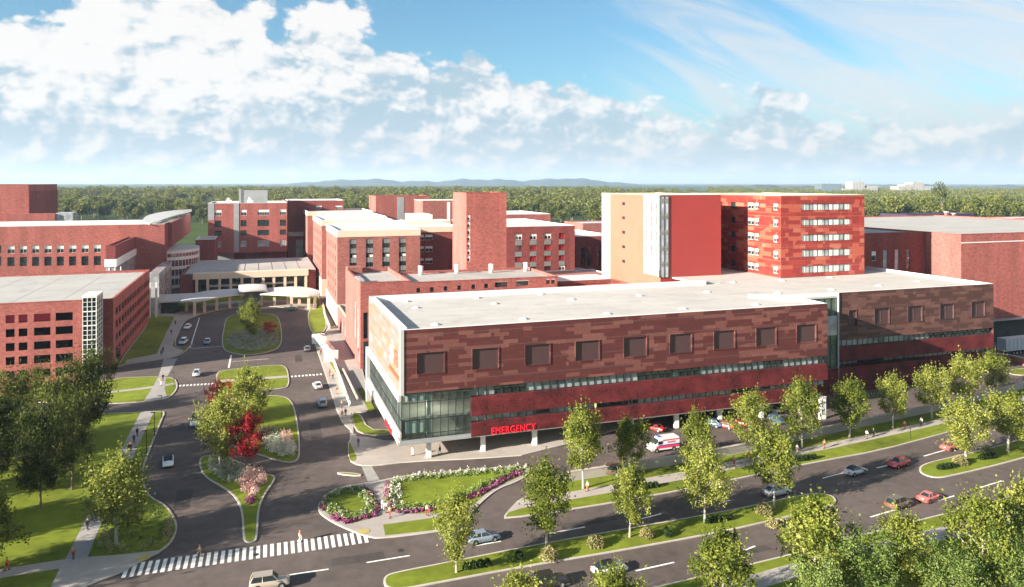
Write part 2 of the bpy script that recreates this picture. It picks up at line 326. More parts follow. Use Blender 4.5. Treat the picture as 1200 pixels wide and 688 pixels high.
def sub(root, name, mat_, boxes, join=False, **kw):
    """one part per box (each a mesh of its own) unless the boxes are one surface pattern"""
    if join:
        mb = MB()
        for b in boxes: mb.box(*b)
        return mb.build(name, mat_, root, **kw)
    for b in boxes:
        mb = MB(); mb.box(*b); o = mb.build(name, mat_, root, **kw)
    return o
# ------------------------------------------------------------------ ground
glassmat('pane_teal', (.20, .235, .225), .12, .0, 1.0, .45); glassmat('glass_side', (.20, .24, .22), .1, .3); glassmat('glass_notch', (.10, .15, .115), .1, .2); glassmat('glass_red_reflect', (.42, .03, .03), .15)  # red and side glass carry mirrored light in their base colour
def chaikin(p, n=2, closed=True):
    for _ in range(n):
        q = []; N = len(p)
        for i in range(N if closed else N-1):
            a, b = p[i], p[(i+1) % N]
            q += [(a[0]*.75+b[0]*.25, a[1]*.75+b[1]*.25), (a[0]*.25+b[0]*.75, a[1]*.25+b[1]*.75)]
        p = q if closed else [p[0]]+q+[p[-1]]
    return p
def ccw(p):
    a = sum(p[i][0]*p[(i+1) % len(p)][1]-p[(i+1) % len(p)][0]*p[i][1] for i in range(len(p))); return p if a > 0 else p[::-1]
def inset(p, d):
    N = len(p); out = []
    for i in range(N):
        a, b, c = Vector(p[i-1]), Vector(p[i]), Vector(p[(i+1) % N])
        e1 = (b-a); e2 = (c-b)
        if e1.length < 1e-6: e1 = e2
        if e2.length < 1e-6: e2 = e1
        e1.normalize(); e2.normalize(); n = Vector((-e1.y-e2.y, e1.x+e2.x))
        n = n.normalized() if n.length > 1e-6 else Vector((-e1.y, e1.x)); k = max(.5, n.dot(Vector((-e1.y, e1.x))))
        out.append(tuple(b+n*(d/k)))
    return out
def gp(pts, sm=2): return ccw(chaikin([W(*p) for p in pts], sm))
def sheet(name, poly, z, m, kind='structure'):
    mb = MB(); mb.face([(p[0], p[1], z) for p in poly]); o = mb.build(name, m)
    bm = bmesh.new(); bm.from_mesh(o.data); bmesh.ops.triangulate(bm, faces=bm.faces[:]); 
    for f in bm.faces:
        if f.normal.z < 0: f.normal_flip()
    bm.to_mesh(o.data); bm.free()
    return tag(o, kind=kind)
ISL = []
def island(pts, top='grass', sm=2, name='lawn', kw=.28, z=.14, world=False):
    p = ccw(chaikin(pts, sm)) if world else gp(pts, sm)
    q = inset(p, kw); mb = MB(); N = len(p)
    for i in range(N):
        j = (i+1) % N
        mb.face([(*p[i], 0), (*p[j], 0), (*p[j], z), (*p[i], z)]); mb.face([(*p[i], z), (*p[j], z), (*q[j], z), (*q[i], z)])
    tag(mb.build('kerb', 'kerb'), kind='structure'); sheet(name, q, z+.002, top); ISL.append(q); return q
def strip(name, pts, wid, z, m, sm=1):
    c = chaikin([W(*p) for p in pts], sm, False); L, Rr = [], []
    for i, p in enumerate(c):
        d = Vector(c[min(i+1, len(c)-1)])-Vector(c[max(i-1, 0)]); d.normalize(); n = Vector((-d.y, d.x))*wid/2
        L.append((p[0]+n.x, p[1]+n.y)); Rr.append((p[0]-n.x, p[1]-n.y))
    mb = MB()
    for i in range(len(c)-1): mb.face([(*Rr[i], z), (*Rr[i+1], z), (*L[i+1], z), (*L[i], z)])
    return tag(mb.build(name, m), kind='structure')
CU0, CU1, CV0, CV1 = -140, -64.4, 66, 95.28       # sunken service court in front of the garage
def hillz(x, y):
    r = math.hypot(x, y); k = max(0, min(1, (r-650)/1150)); a = x/max(y, 50)
    full = 1-max(0, min(1, (a-.12)/.2)); h = 19*(k*k*(3-2*k))*(.28+.72*full)
    return h-.03
def terrain():
    us = sorted({CU0, CU1, *[s*a for a in (30, 90, 200, 350, 500, 650, 800, 950, 1100, 1300, 1600, 2000, 2600, 3500, 5000, 8000, 14000, 24000) for s in (-1, 1)], 0})
    vs = sorted({CV0, CV1, *[-150+a for a in (-300, 0, 120, 300, 450, 600, 700, 800, 900, 1000, 1100, 1250, 1400, 1600, 1850, 2150, 2600, 3300, 4500, 7000, 12000, 24000)]})
    mb = MB(); mb.v = []
    idx = {}
    for i, u in enumerate(us):
        for k, v in enumerate(vs): x, y = XY(u, v); idx[i, k] = len(mb.v); mb.v.append((x, y, hillz(x, y)))
    for i in range(len(us)-1):
        for k in range(len(vs)-1):
            if us[i] >= CU0 and us[i+1] <= CU1 and vs[k] >= CV0 and vs[k+1] <= CV1: continue
            mb.f.append((idx[i, k], idx[i+1, k], idx[i+1, k+1], idx[i, k+1])); mb.m.append(0)
    tag(mb.build('ground', 'field'), kind='structure')
terrain()
def uvpoly(a): return [XY(*p) for p in a]
sheet('road', uvpoly([(-190, -110), (330, -110), (330, 330), (-62, 330), (-62, 96), (CU1, CV0), (-62, CV0), (-190, CV0-.01)][:4]+[(-62, CV0), (-190, CV0)]), 0, 'asphalt')
# sunken court with retaining sides
mb = MB(); q = uvpoly([(CU0, CV0), (CU1, CV0), (CU1, CV1), (CU0, CV1)])
mb.face([(*p, -7.2) for p in q])
for i in (0, 1, 3): j = (i+1) % 4; mb.face([(*q[i], -7.2), (*q[j], -7.2), (*q[j], 0), (*q[i], 0)])
tag(mb.build('service_court', 'concrete'), kind='structure')

# west side: big lawn with walks, corner bed, lawn beside the garage
A = island([(-60, 492), (0, 487), (129, 485), (190, 482), (193.8, 484), (190, 492), (178, 522), (168, 548), (168, 562), (174, 582), (195, 592), (207, 610), (208, 622), (202, 635.6), (190.5, 646), (159, 662), (139, 673.7), (99, 688), (60, 712), (-60, 740)], sm=2)
sheet('path', [W(*p, .16) for p in [(165, 482.5), (180.6, 482.5), (154, 539.5), (117.6, 615.7), (102.7, 652.8), (76, 656.5), (142.5, 526)]], .16, 'pavers')
sheet('path', [W(*p, .15) for p in [(-60, 676), (0, 667), (76, 655.5), (102.7, 652.8), (140, 650), (190.5, 644.5), (186, 649), (159, 661), (139, 672.7), (99, 687), (62, 708), (56, 696), (69.6, 666.5), (0, 677.5), (-60, 686)]], .168, 'concrete')
island([(-40, 470), (100, 473), (125, 474), (172, 471), (195, 468), (205, 461), (209, 452), (204.7, 443.5), (186, 441.5), (142, 443), (130, 446), (110, 446)], sm=1)
strip('path', [(100, 464), (135, 459.5), (176, 455), (206, 450)], 1.8, .15, 'concrete')
sheet('path', [W(*p, .15) for p in [(185, 442), (194.5, 441.5), (193, 455), (196, 467), (189, 468.5), (168, 470.5), (180, 452)]], .158, 'pavers')
sheet('crosswalk', [W(*p) for p in [(191.9, 420.5), (208, 420), (196.5, 440.5), (186, 441)]], .008, 'pavers')
island([(133.5, 432), (148, 427), (175, 423.5), (205, 418.7), (217.5, 412.5), (224, 405.5), (228, 401), (217, 409.5), (203, 405), (214, 380), (219, 374.5), (237.5, 367.5), (262.5, 362.5), (287, 359.5), (305, 358.7), (330, 360), (350, 363.5), (371, 363.5), (377, 356), (372, 344), (230, 346.5), (178, 354), (176.2, 376)], sm=1)
sheet('path', [W(*p, .15) for p in [(148.8, 421.6), (183.7, 414.6), (193, 394), (204.5, 371), (176, 370), (176, 365.5), (205, 367.3), (219.5, 362), (240, 357), (270, 352.5), (330, 351.5), (372, 356), (370, 362.8), (350, 362.6), (330, 359), (305, 357.8), (287, 358.6), (262.5, 361.6), (237.5, 366.4), (218.8, 373.6), (213, 380), (202, 405.4), (216, 411), (204, 417.7), (175, 422.4), (146, 426)]], .156, 'concrete')
# central islands
ring = island([(262.5, 382.5), (265, 372), (280, 367.5), (305, 367), (325, 369), (330, 382.5), (331, 402.5), (322.5, 411.5), (292.5, 417), (268, 414), (260, 407.5), (260, 395)])
cross_isl = island([(253, 445), (253.7, 437), (262, 434), (325, 427.3), (336, 430), (339, 442), (338.7, 452), (333, 456), (262, 460.5), (252, 456)])
strip('path', [(252.8, 447.5), (292, 445), (338.5, 441.8)], 2.2, .15, 'concrete')
big_isl = island([(268, 468), (290, 464.5), (327.5, 463.5), (342.5, 469), (349, 493), (352.5, 530), (349, 541.5), (332.5, 543.3), (292.7, 530), (278, 520), (270, 500)])
tear = island([(234, 536), (246, 534), (262, 534), (290, 546), (311, 556), (323, 558), (322, 564), (311, 579), (303.5, 596), (302, 632), (297.7, 636), (289.4, 637), (284, 632), (283.6, 602), (276, 582.6), (259.5, 571), (239.7, 560), (233, 547)], sm=2)
# emergency entrance side
island([(410, 484), (421.6, 483.7), (432, 503.5), (456.5, 504.5), (472, 503), (480, 506), (455, 510), (430, 511), (414.7, 504)], sm=1)
island([(407.7, 514), (420, 511), (462, 519), (520, 511), (800, 470), (800, 480), (628, 533), (560, 538), (480, 541.5), (440, 546.5), (420.5, 546.5), (408, 540)], 'concrete', sm=1, name='pavement')
sheet('lawn', gp([(408.8, 516), (413.5, 526.7), (418.6, 538.5), (413.5, 542), (408.7, 538.4)], 1), .16, 'grass')
island([(395, 553.5), (424, 555.8), (422, 559), (396, 556.5)], sm=1)
sheet('crosswalk', [W(*p) for p in [(424, 547.7), (436, 547), (446, 564), (431, 564)]], .008, 'pavers')
island([(366, 396), (378, 396), (384, 384), (399, 381), (424, 430), (436, 478), (428, 484), (411, 484), (414, 497), (414, 509), (409, 503), (401, 496), (394, 480), (380, 436)], 'concrete', sm=0, name='pavement')
sheet('lawn', gp([(386, 425), (392, 424), (402, 438), (396, 441)], 0), .165, 'grass'); sheet('lawn', gp([(418, 456), (425, 455), (440, 481), (433, 484)], 0), .165, 'grass')
island([(361, 365), (370, 357.5), (379, 357), (384, 382), (378, 391), (366, 392.5), (360.5, 377.5)], sm=1)
sheet('crosswalk', [W(*p) for p in [(410, 503.5), (414.5, 503.5), (418.5, 513.5), (410, 513.5)]], .008, 'pavers')
# garden corner
garden = island([(372, 598), (374, 588), (380, 581), (395.4, 572), (428, 566.5), (447, 563.5), (472, 557.7), (540, 551.5), (605, 546.5), (622, 546.5), (620, 556), (608.5, 564.5), (584, 573.5), (569, 585), (556, 598), (546, 613), (542, 618.5), (507, 624.3), (480, 628), (451, 631), (435, 631.5), (402, 619.5), (378, 606)], 'concrete', sm=2, name='pavement')
G1 = gp([(376, 595), (378, 584.5), (395.4, 575), (425, 570.5), (429, 573), (441.9, 592.6), (445, 605.5), (430, 609.5), (408.7, 615.8), (384, 604)]); sheet('lawn', G1, .155, 'grass')
G2 = gp([(450, 567), (472, 560), (540, 554), (600, 549.5), (620, 549.5), (606, 561.5), (582, 571), (566, 582), (548, 599), (510, 602.5), (463.7, 603.8), (452.8, 582)]); sheet('lawn', G2, .155, 'grass')
sheet('lawn', gp([(449, 616), (507.4, 608), (544, 603.5), (541, 616), (507, 622.6), (451.4, 628.6)], 0), .155, 'grass')
# boulevard north side: verge, walk and verge up to the retaining wall
K1 = [(590.8, 609.3), (674, 597), (720, 589.5), (806, 574), (931.7, 547.5), (960, 541.5), (1032, 528.5), (1106.7, 508.5), (1158, 494), (1200, 480), (1330, 436)]
S1 = [(592, 602), (611, 595.6), (720, 576.5), (806, 561), (936, 533), (981, 524), (1032, 513), (1083, 501.5), (1158, 483.5), (1200, 470), (1330, 428)]
S2 = [(604, 590), (611, 586), (665, 577), (758, 560), (793, 554), (868, 538.5), (936, 526.5), (981, 517), (1032, 506.5), (1083, 495.5), (1158, 477), (1200, 464), (1330, 424)]
RW = [(655, 566), (665.6, 564.5), (800.5, 543.5), (877, 529.5), (929, 518), (1027, 497), (1106.7, 480), (1200, 456), (1330, 418)]
island([W(*p) for p in [(590.8, 604)]+K1+RW[::-1]+[(611, 583)]], sm=1, world=True)
sheet('path', [W(*p, .15) for p in S1+S2[::-1]], .156, 'concrete')
island([(448.7, 682), (451, 676), (461, 671.5), (529, 658.5), (611, 642), (720, 622.5), (845, 600.5), (932.8, 582), (954.6, 578), (974, 580.5), (981, 587), (977, 593), (968, 595.8), (900, 612), (845, 624.5), (720, 647.5), (616.7, 664.5), (513, 684), (470, 692), (452, 690)], sm=2)
island([(1076.5, 551), (1078.7, 546), (1095, 540.5), (1158, 526.5), (1200, 514), (1330, 475), (1330, 498), (1200, 538), (1113.7, 559), (1095, 561), (1080, 556)], sm=2)
island([(560, 745), (640, 720), (779, 686), (900, 656.5), (919, 652), (970, 638), (1060, 614), (1162, 588.8), (1184, 582), (1200, 577), (1330, 535), (1330, 900), (560, 900)], sm=1)
strip('path', [(780, 706), (860, 690), (938, 668), (1060, 637), (1182, 608), (1240, 592), (1300, 574)], 3.0, .156, 'concrete', 1)
island([(1181, 433.5), (1210, 431.5), (1300, 424), (1300, 434), (1202, 440.5), (1182, 439)], sm=1)
sheet('road', [W(*p) for p in [(1181, 439), (1202, 440.5), (1300, 434), (1300, 446), (1200, 455), (1160, 462)]], .005, 'asphalt')
# markings
def bar(name, a, b, wid, z=.008, m='paint'): return strip(name, [a, b], wid, z, m, 0)
for a, b in [((429.6, 659.3), (480.1, 651.1)), ((557, 639.5), (587, 634.3)), ((642, 625.4), (685.5, 617.6)), ((746, 609.5), (775, 602)), ((845, 589), (856, 586)), ((964, 560.5), (1000, 551)), ((1027, 548.5), (1048, 543.5)), ((1082.6, 534.6), (1107, 527.6)),
             ((745, 669), (790, 659)), ((872, 645), (885, 640)), ((1020, 606), (1050, 597)), ((1091, 588.8), (1118.6, 581)), ((1148.5, 571.5), (1174, 563.5)), ((640, 690), (668, 684)), ((330, 675), (385, 667))]:
    bar('lane_marking', a, b, .28)
for a, b, w_ in [((233.7, 372.5), (222.8, 407.5), .3), ((223, 408.7), (260, 405.7), .3), ((271, 416), (268, 431), .45), ((272.5, 423.7), (315, 420.5), .2)]: bar('lane_marking', a, b, w_)
def zebra(a, b, n, along, wid):
    A_, B_ = Vector(W(*a)), Vector(W(*b)); d = (B_-A_).normalized(); nrm = Vector((-d.y, d.x)); L_ = (B_-A_).length; mb = MB()
    for i in range(n):
        c = A_+d*(L_*(i+.5)/n); w_ = L_/n*.27; h_ = along/2
        mb.face([(*(c+d*sx*w_+nrm*sy*h_), .008) for sx, sy in ((-1, -1), (1, -1), (1, 1), (-1, 1))])
    tag(mb.build('crosswalk', 'paint'), kind='structure')
zebra((143, 669.5), (432, 628.5), 35, 3.6, .5)
zebra((209, 452.2), (251, 449.5), 10, 1.5, .5); zebra((340, 441.5), (378, 438.5), 9, 1.5, .5)
def pad(px, py, r): c = W(px, py); mb = MB(); mb.cyl(c[0], c[1], .17, .175, r, n=14); tag(mb.build('tactile_paving', 'bloom_white_pad'), kind='structure')
mat('bloom_white_pad', (.36, .30, .10), .9); pad(168, 655, .9); pad(426, 624, .9)
rgp = random.Random(21); mat('asphalt_patch', (.062, .052, .048), .9, .25, .9, .2, detail=8, world=True); mat('iron', (.03, .028, .027), .6, .2, 6)
for px, py in ((300, 650), (470, 645), (640, 600), (760, 585), (900, 560), (1010, 575), (990, 600), (230, 560), (250, 470), (390, 520), (360, 560), (230, 460), (345, 395), (700, 670), (840, 655), (600, 560), (560, 548)):
    x, y = W(px, py); mb = MB(); mb.cyl(x, y, .003, .009, .42, n=14); tag(mb.build('manhole_cover', 'iron'), kind='structure')
for px, py, l_, w_ in ((420, 655, 7, 2.2), (690, 612, 9, 1.6), (960, 590, 6, 3), (215, 585, 2.4, 8), (370, 505, 2.2, 10), (250, 520, 3, 5), (860, 650, 12, 1.4), (560, 660, 5, 2), (640, 552, 8, 2), (350, 420, 2, 9)):
    x, y = W(px, py); an = ANG+rgp.uniform(-.05, .05); cs_, sn_ = math.cos(an), math.sin(an)
    sheet('road_patch', [(x+cs_*p-sn_*q, y+sn_*p+cs_*q) for p, q in ((-l_/2, -w_/2), (l_/2, -w_/2*.9), (l_/2*.96, w_/2), (-l_/2, w_/2))], .0035, 'asphalt_patch')
# walls in the landscape
def lowwall(name, label, cat, pts, h, t, m, cap=None, sm=1, z0=0):
    c = chaikin([W(*p) for p in pts], sm, False); mb = MB(); L, Rr = [], []
    for i, p in enumerate(c):
        d = Vector(c[min(i+1, len(c)-1)])-Vector(c[max(i-1, 0)]); d.normalize(); n = Vector((-d.y, d.x))*t/2
        L.append((p[0]+n.x, p[1]+n.y)); Rr.append((p[0]-n.x, p[1]-n.y))
    mb.prism(Rr+L[::-1], z0, h, 0); root = tag(mb.build(name, m), label, cat)
    if cap:
        mb = MB(); L2 = [((a[0]-b[0])*.5*1.25+(a[0]+b[0])/2, (a[1]-b[1])*.5*1.25+(a[1]+b[1])/2) for a, b in zip(L, Rr)]; R2 = [((b[0]-a[0])*.5*1.25+(a[0]+b[0])/2, (b[1]-a[1])*.5*1.25+(a[1]+b[1])/2) for a, b in zip(L, Rr)]
        mb.prism(R2+L2[::-1], h+.002, h+.14, 0, bottom=True); mb.build('coping', cap, root)
    return root
lowwall('retaining_wall', 'long low grey concrete wall between the ambulance yard and the pavement', 'wall', RW[1:], 1.55, .45, 'concrete', 'kerb')
lowwall('brick_wall', 'low red brick wall at the yard entrance right of the street trees', 'wall', [(1150, 421), (1183, 424.5), (1210, 431)], 2.0, .5, 'brick_pink', 'kerb', 0)
lowwall('ramp_wall', 'long pale ramp wall beside the plaza pavement left of the glass corner', 'wall', [(389, 420), (396, 438), (410, 477)], 1.1, .35, 'white', None, 0)
lowwall('ramp_wall', 'shorter pale ramp wall ending at the lawn under the glass corner', 'wall', [(402, 436), (410, 452), (419, 471)], 1.0, .35, 'beige', None, 0)
lowwall('planter_wall', 'pale low planter wall by the lawn at the entrance loop', 'wall', [(378.5, 358), (381, 372), (386.5, 386)], 1.3, .4, 'beige', None, 0)

# ------------------------------------------------------------------ emergency building
WIN_U = [5.4+10.25*k for k in range(9)]
er = thing('emergency_building', (*P0, 0), ANG, 'large maroon panelled hospital building with flat white roof and red EMERGENCY sign', 'hospital building')
ZT, ZP, ZB, ZS = 23.8, 12.5, 4.2, 3.5
UE, VE, VW, UW = 93.0, 40.0, 12.0, 156.6
mb = MB()
ops = [(u-2.5, u+2.5, 15.8, 19.55) for u in WIN_U]
wall(mb, 'y', 0, 0, UE, ZP, ZT, ops, .3); wall(mb, 'x', UE, 0, VW, ZP, ZT); mb.face([(0, 0, ZP), (UE, 0, ZP), (UE, 3, ZP), (0, 3, ZP)])
mb.build('panel_wall', 'er_panel', er)
mb = MB(); wall(mb, 'x', 0, .9, VE, ZP, ZT); mb.build('side_panel_wall', 'er_panel_sunlit', er)
mb = MB(); ops2 = [(u-2.3, u+2.3, 15.6, 19.4) for u in (119.9, 130.3, 140.7, 151.2)]+[(109.8, 112.2, 15.6, 19.4)]
wall(mb, 'y', VW, 106.8, UW, 12.4, ZT, ops2, .4); wall(mb, 'x', UW, VW, 51, 10.8, ZT); mb.face([(106.8, VW, 12.4), (UW, VW, 12.4), (UW, VW+3, 12.4), (106.8, VW+3, 12.4)])
mb.build('wing_panel_wall', 'er_panel_brown', er)
for u in WIN_U: window(er, 'front', 0, (u-2.5, u+2.5, 15.8, 19.55, 'mauve'), .36)
for o in ops2: window(er, 'front', VW, (*o, 'mauve'), .45)
for o in ops+ops2:
    v = 0 if o in ops else VW
    fm = MB(); x0, x1, z0, z1 = o; t = .12 if v == 0 else .05
    for q in ((x0-t, x1+t, z0-t*1.5, z0), (x0-t, x1+t, z1, z1+t), (x0-t, x0, z0, z1), (x1, x1+t, z0, z1)): fm.box(q[0], q[1], v-.12, v+.05, q[2], q[3])
    fm.build('window_surround', 'er_panel' if v == 0 else 'mauve', er)
sub(er, 'corner_trim', 'pale_metal', [(-.12, .55, -.12, .9, ZP-.25, ZT+.1), (-.14, .14, .9, VE, ZP-.25, ZP), (106.55, 106.78, VW-.3, VW+.3, 0, ZT+.1)])
# roof
mb = MB(); dk = ZT-.75
roofp = [(.05, .05), (UE-.05, .05), (UE-.05, VW+.05), (UW-.05, VW+.05), (UW-.05, 98), (88, 98), (88, VE-.05), (.05, VE-.05)]
mb.prism(roofp, dk-.4, dk, 0, bottom=True)
edges = [((0, 0), (UE, 0)), ((UE, 0), (UE, VW)), ((UE, VW), (UW, VW)), ((UW, VW), (UW, 98)), ((88, VE), (0, VE)), ((0, VE), (0, 0))]
mb.build('roof', 'roof_deck', er)
mb = MB()
for (a, b) in edges:
    hp = ZT+.05 if a[1] != 40 else ZT+.35; t = .5 if a[1] != 40 else 1.2
    if a[0] == b[0]:
        s_ = 1 if b[1] < a[1] else -1; y0, y1 = sorted((a[1], b[1])); x0, x1 = sorted((a[0]+.03*s_, a[0]+t*s_)); mb.box(x0, x1, y0+.55, y1-.6, dk, hp)
    else:
        s_ = 1 if b[0] > a[0] else -1; x0, x1 = sorted((a[0], b[0])); y0, y1 = sorted((a[1]+.03*s_, a[1]+t*s_)); mb.box(x0+.03, x1-.03, y0, y1, dk, hp)
mb.prism([(UE-2, VW-4), (UE-.6, VW-4), (UE-.6, VW+1), (UE-8, VW+5)], dk, ZT, 0)
mb.build('parapet', 'white', er)
# storey slabs, core and columns behind the glass
sub(er, 'floor_slab', 'soffit', [(.6, UE-.6, .9, VE-.6, 11.7, 12.1), (.6, UE-.6, .9, VE-.6, 7.5, 7.9), (UE-8, UW-.5, VW+.9, 50, 7.5, 7.9), (UE-8, UW-.5, VW+.9, 50, 11.6, 12)])
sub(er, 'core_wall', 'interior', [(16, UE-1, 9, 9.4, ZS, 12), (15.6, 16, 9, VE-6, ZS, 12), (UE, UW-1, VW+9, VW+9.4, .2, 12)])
for u in WIN_U:
    sub(er, 'column', 'white', [(u-.4, u+.4, 1.3, 2.1, .14, ZS)]); sub(er, 'column', 'white', [(u-.35, u+.35, 1.6, 2.3, ZB, 7.5), (u-.35, u+.35, 1.6, 2.3, 7.9, 11.7)])
    if u > 20: sub(er, 'column', 'white', [(u-.4, u+.4, 12, 12.8, 0, ZS)])
for u in (113, 123, 133, 143, 153): sub(er, 'column', 'white', [(u-.5, u+.5, VW+1.4, VW+2.2, 7.9, 11.6)])
def glazing(name, axis, c, a0, a1, z0, z1, step, m, root, rails=(), vary=False):
    mb = MB(); P = (lambda a, z, d=0: (a, c+d, z)) if axis == 'y' else (lambda a, z, d=0: (c+d, a, z))
    n = max(1, round((a1-a0)/step)); d = -1 if axis == 'y' or axis == 'xl' else -1
    rr = random.Random(int(a1*7+z0*31)); run = 0
    for i in range(n):
        x0, x1 = a0+(a1-a0)*i/n, a0+(a1-a0)*(i+1)/n
        if run <= 0: kind = 2 if (vary and rr.random() < .62) else 0; run = rr.randint(2, 6)
        run -= 1; mb.face([P(x0, z0), P(x1, z0), P(x1, z1), P(x0, z1)], kind if vary else 0)
    for i in range(n+1):
        x = a0+(a1-a0)*i/n
        (mb.box(x-.045, x+.045, c-.14, c+.05, z0, z1, 1) if axis == 'y' else mb.box(c-.14, c+.05, x-.045, x+.045, z0, z1, 1))
    for z in (z0+.05, z1-.05, *rails):
        (mb.box(a0, a1, c-.12, c+.04, z-.05, z+.05, 1) if axis == 'y' else mb.box(c-.12, c+.04, a0, a1, z-.05, z+.05, 1))
    return mb.build(name, [m, 'dark_metal', 'pane_teal'], root)
glazing('corner_glazing', 'y', .25, .2, 12.9, ZB, ZP, 1.45, 'glass_green', er, (10.7, 7.6, 5.0))
glazing('side_glazing', 'x', .25, .3, VE-1, ZB+1.4, 10.8, 1.6, 'glass_side', er, (7.6,))
glazing('ribbon_glazing', 'y', .8, 12.9, UE-.3, 10.7, ZP, 1.55, 'glass_green', er, vary=True)
glazing('ribbon_glazing', 'y', .8, 12.9, UE-.3, 6.1, 7.3, 1.55, 'glass_green', er, vary=True)
glazing('ribbon_glazing', 'y', VW+.8, 106.8, UW-.2, 10.8, 12.4, 1.6, 'glass_green', er, vary=True)
glazing('ribbon_glazing', 'y', VW+2.5, 106.8, UW-.2, 5.9, 7.3, 1.6, 'glass_green', er, vary=True)
glazing('notch_glazing', 'y', VW+.2, UE, 106.5, ZS, ZT, 1.9, 'glass_notch', er, (17.2, 12.4, 8))
sub(er, 'notch_panel', 'glass_pale', [(98.2, 106.4, VW-.02, VW+.15, 13.8, 18.4)])
# blinds and lit rooms behind the glass
sub(er, 'blind', 'shade', [(.9, 4.9, .6, .65, 10.95, 12.2), (.9, 4.9, .6, .65, 5.2, 7.3)]+[(WIN_U[k]-a, WIN_U[k]-a+b, 1.1, 1.15, 10.8, 12.4) for k, a, b in ((1, 0, 1), (3, 1.2, 1.4), (7, 0, .8), (8, 2, 1.5))])
for k, (u0, u1, z0, z1) in enumerate(((24.3, 30.0, 10.8, 12.0), (67.6, 72.0, 10.8, 12.0), (30.8, 38.5, 6.2, 7.3))): sub(er, 'lit_blind', 'warm_room', [(u0, u1, 1.1, 1.15, z0, z1)])
rg = random.Random(5)
for k in range(26):
    u = rg.uniform(3, 90); sub(er, 'ceiling_light', 'tube', [(u, u+1.2, 2.5+rg.random()*4, 2.9+rg.random()*4, 11.6 if k % 3 else 7.4, 11.68 if k % 3 else 7.48)])
# maroon bands
mb = MB(); mb.box(12.9, UE, -.12, .75, 7.3, 10.7); mb.build('upper_band', 'band', er)
mb = MB(); mb.box(12.9, UE-3, -.12, .75, ZS+.1, 6.1); mb.build('lower_band', 'band', er)
sub(er, 'soffit', 'soffit', [(.3, UE-.2, .0, VE-.4, ZS-.1, ZS+.09)])
sub(er, 'corner_ledge', 'grey_metal', [(-.5, 12.88, -.3, .75, ZS-.05, ZB-.45), (-.2, 12.88, -.05, .8, ZB-.44, ZB)])
mb = MB(); mb.box(106.9, UW, VW-.1, VW+2.2, 7.3, 10.8); mb.build('wing_upper_band', 'band', er)
mb = MB(); mb.box(UE-.3, UW-22, VW-.3, VW+2.2, 0, 5.9); mb.box(UW-22, UW, VW+3, VW+4, 0, 5.9); mb.build('wing_base_wall', 'band', er)
sub(er, 'side_fascia', 'pale_metal', [(-.45, .15, .8, VE, ZS-.05, ZB+.5), (-.2, .2, .3, VE, ZB+.52, ZB+1.38), (-.25, .2, .9, VE, 10.82, ZP-.26)])
sub(er, 'end_pier', 'pale_metal', [(-.6, .5, VE-.2, VE+1.2, 0, ZP), (.0, UE, VE, VE+.3, ZS, ZT-.1)])
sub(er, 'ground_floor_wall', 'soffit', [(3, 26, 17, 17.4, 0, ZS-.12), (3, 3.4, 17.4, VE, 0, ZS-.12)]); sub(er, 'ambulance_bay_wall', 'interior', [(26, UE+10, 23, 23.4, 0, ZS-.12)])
for u in (6, 9.5, 13, 19): sub(er, 'door', 'glass_pale', [(u, u+2.4, 16.9, 16.98, .15, 2.8)])
for u in (30, 41, 52, 63): sub(er, 'door', 'glass_lit', [(u, u+4, 22.9, 22.98, .1, 3)])
def text(name, s, h, m, root, loc, rot, ext=.05, sp=1.0):
    cu = bpy.data.curves.new(name, 'FONT'); cu.body = s; cu.size = h/.72; cu.extrude = ext; cu.space_character = sp; cu.offset = 0
    t = bpy.data.objects.new(name, cu); COL.objects.link(t); bpy.context.view_layer.update()
    me = bpy.data.meshes.new_from_object(t); bpy.data.objects.remove(t); me.materials.clear(); me.materials.append(MATS[m])
    o = link(name, me, root); o.location = loc; o.rotation_euler = rot; return o
s_ = text('emergency_sign', 'EMERGENCY', 1.3, 'red_sign', er, (ug(575.5, -.3), -.3, zf(577, 509.3, -.3)), (R(90), 0, 0), .02, 1.12)
s_.scale.x = (ug(627.5, -.3)-ug(575.5, -.3))/max(v.co.x for v in s_.data.vertices)
text('side_emergency_sign', 'EMERGENCY', .95, 'red_sign', er, (-.62, 13.5, ZS+.0), (R(90), 0, R(-90)), .06, 1.1)
# crest and lettering strokes on the side panels
mb = MB(); P_ = lambda y, z, x=-.1: (x, y, z)
sh = [(7.6, 20.4), (7.6, 17.4), (8.7, 15.9), (9.8, 17.4), (9.8, 20.4)]
mb.face([P_(y, z, -.06) for y, z in sh], 0); mb.face([P_(8.7+(y-8.7)*.72, 18.4+(z-18.4)*.8, -.1) for y, z in sh], 1); mb.face([P_(8.7+(y-8.7)*.4, 18.5+(z-18.5)*.6, -.13) for y, z in sh], 0)
mb.build('crest', ['white', 'emblem_green'], er)
mb = MB()
for y0, y1, z0, z1 in ((3.4, 3.7, 16.4, 19.4), (5.6, 5.9, 16.4, 19.4), (3.4, 5.9, 19.1, 19.4), (3.4, 5.9, 17.7, 18.0)): mb.box(-.12, -.04, y0, y1, z0, z1)
for k in range(13): mb.box(-.12, -.04, 1.8+k*.8, 1.8+k*.8+.5, 14.5, 15.2)
mb.build('wall_lettering', 'orange_red', er)
# roof fittings
for i, p in enumerate([(488, 361), (476.6, 353.6), (559.4, 349.4), (580, 356), (634, 345), (614, 374), (670, 351), (750, 346.6), (829, 342.4), (801, 362), (886, 357), (712, 368), (859, 331), (916.6, 329), (912, 343.5), (972.7, 325.4), (974.7, 339.6), (511, 380.6), (1030, 335), (1075, 330)]):
    x, y = W(*p, dk); u, v = UV((x, y)); mb = MB(); mb.cyl(u, v, dk, dk+.12, .95, n=14); mb.cyl(u, v, dk+.12, dk+.34, .8, .35, n=14); mb.build('roof_vent', 'white', er, True)

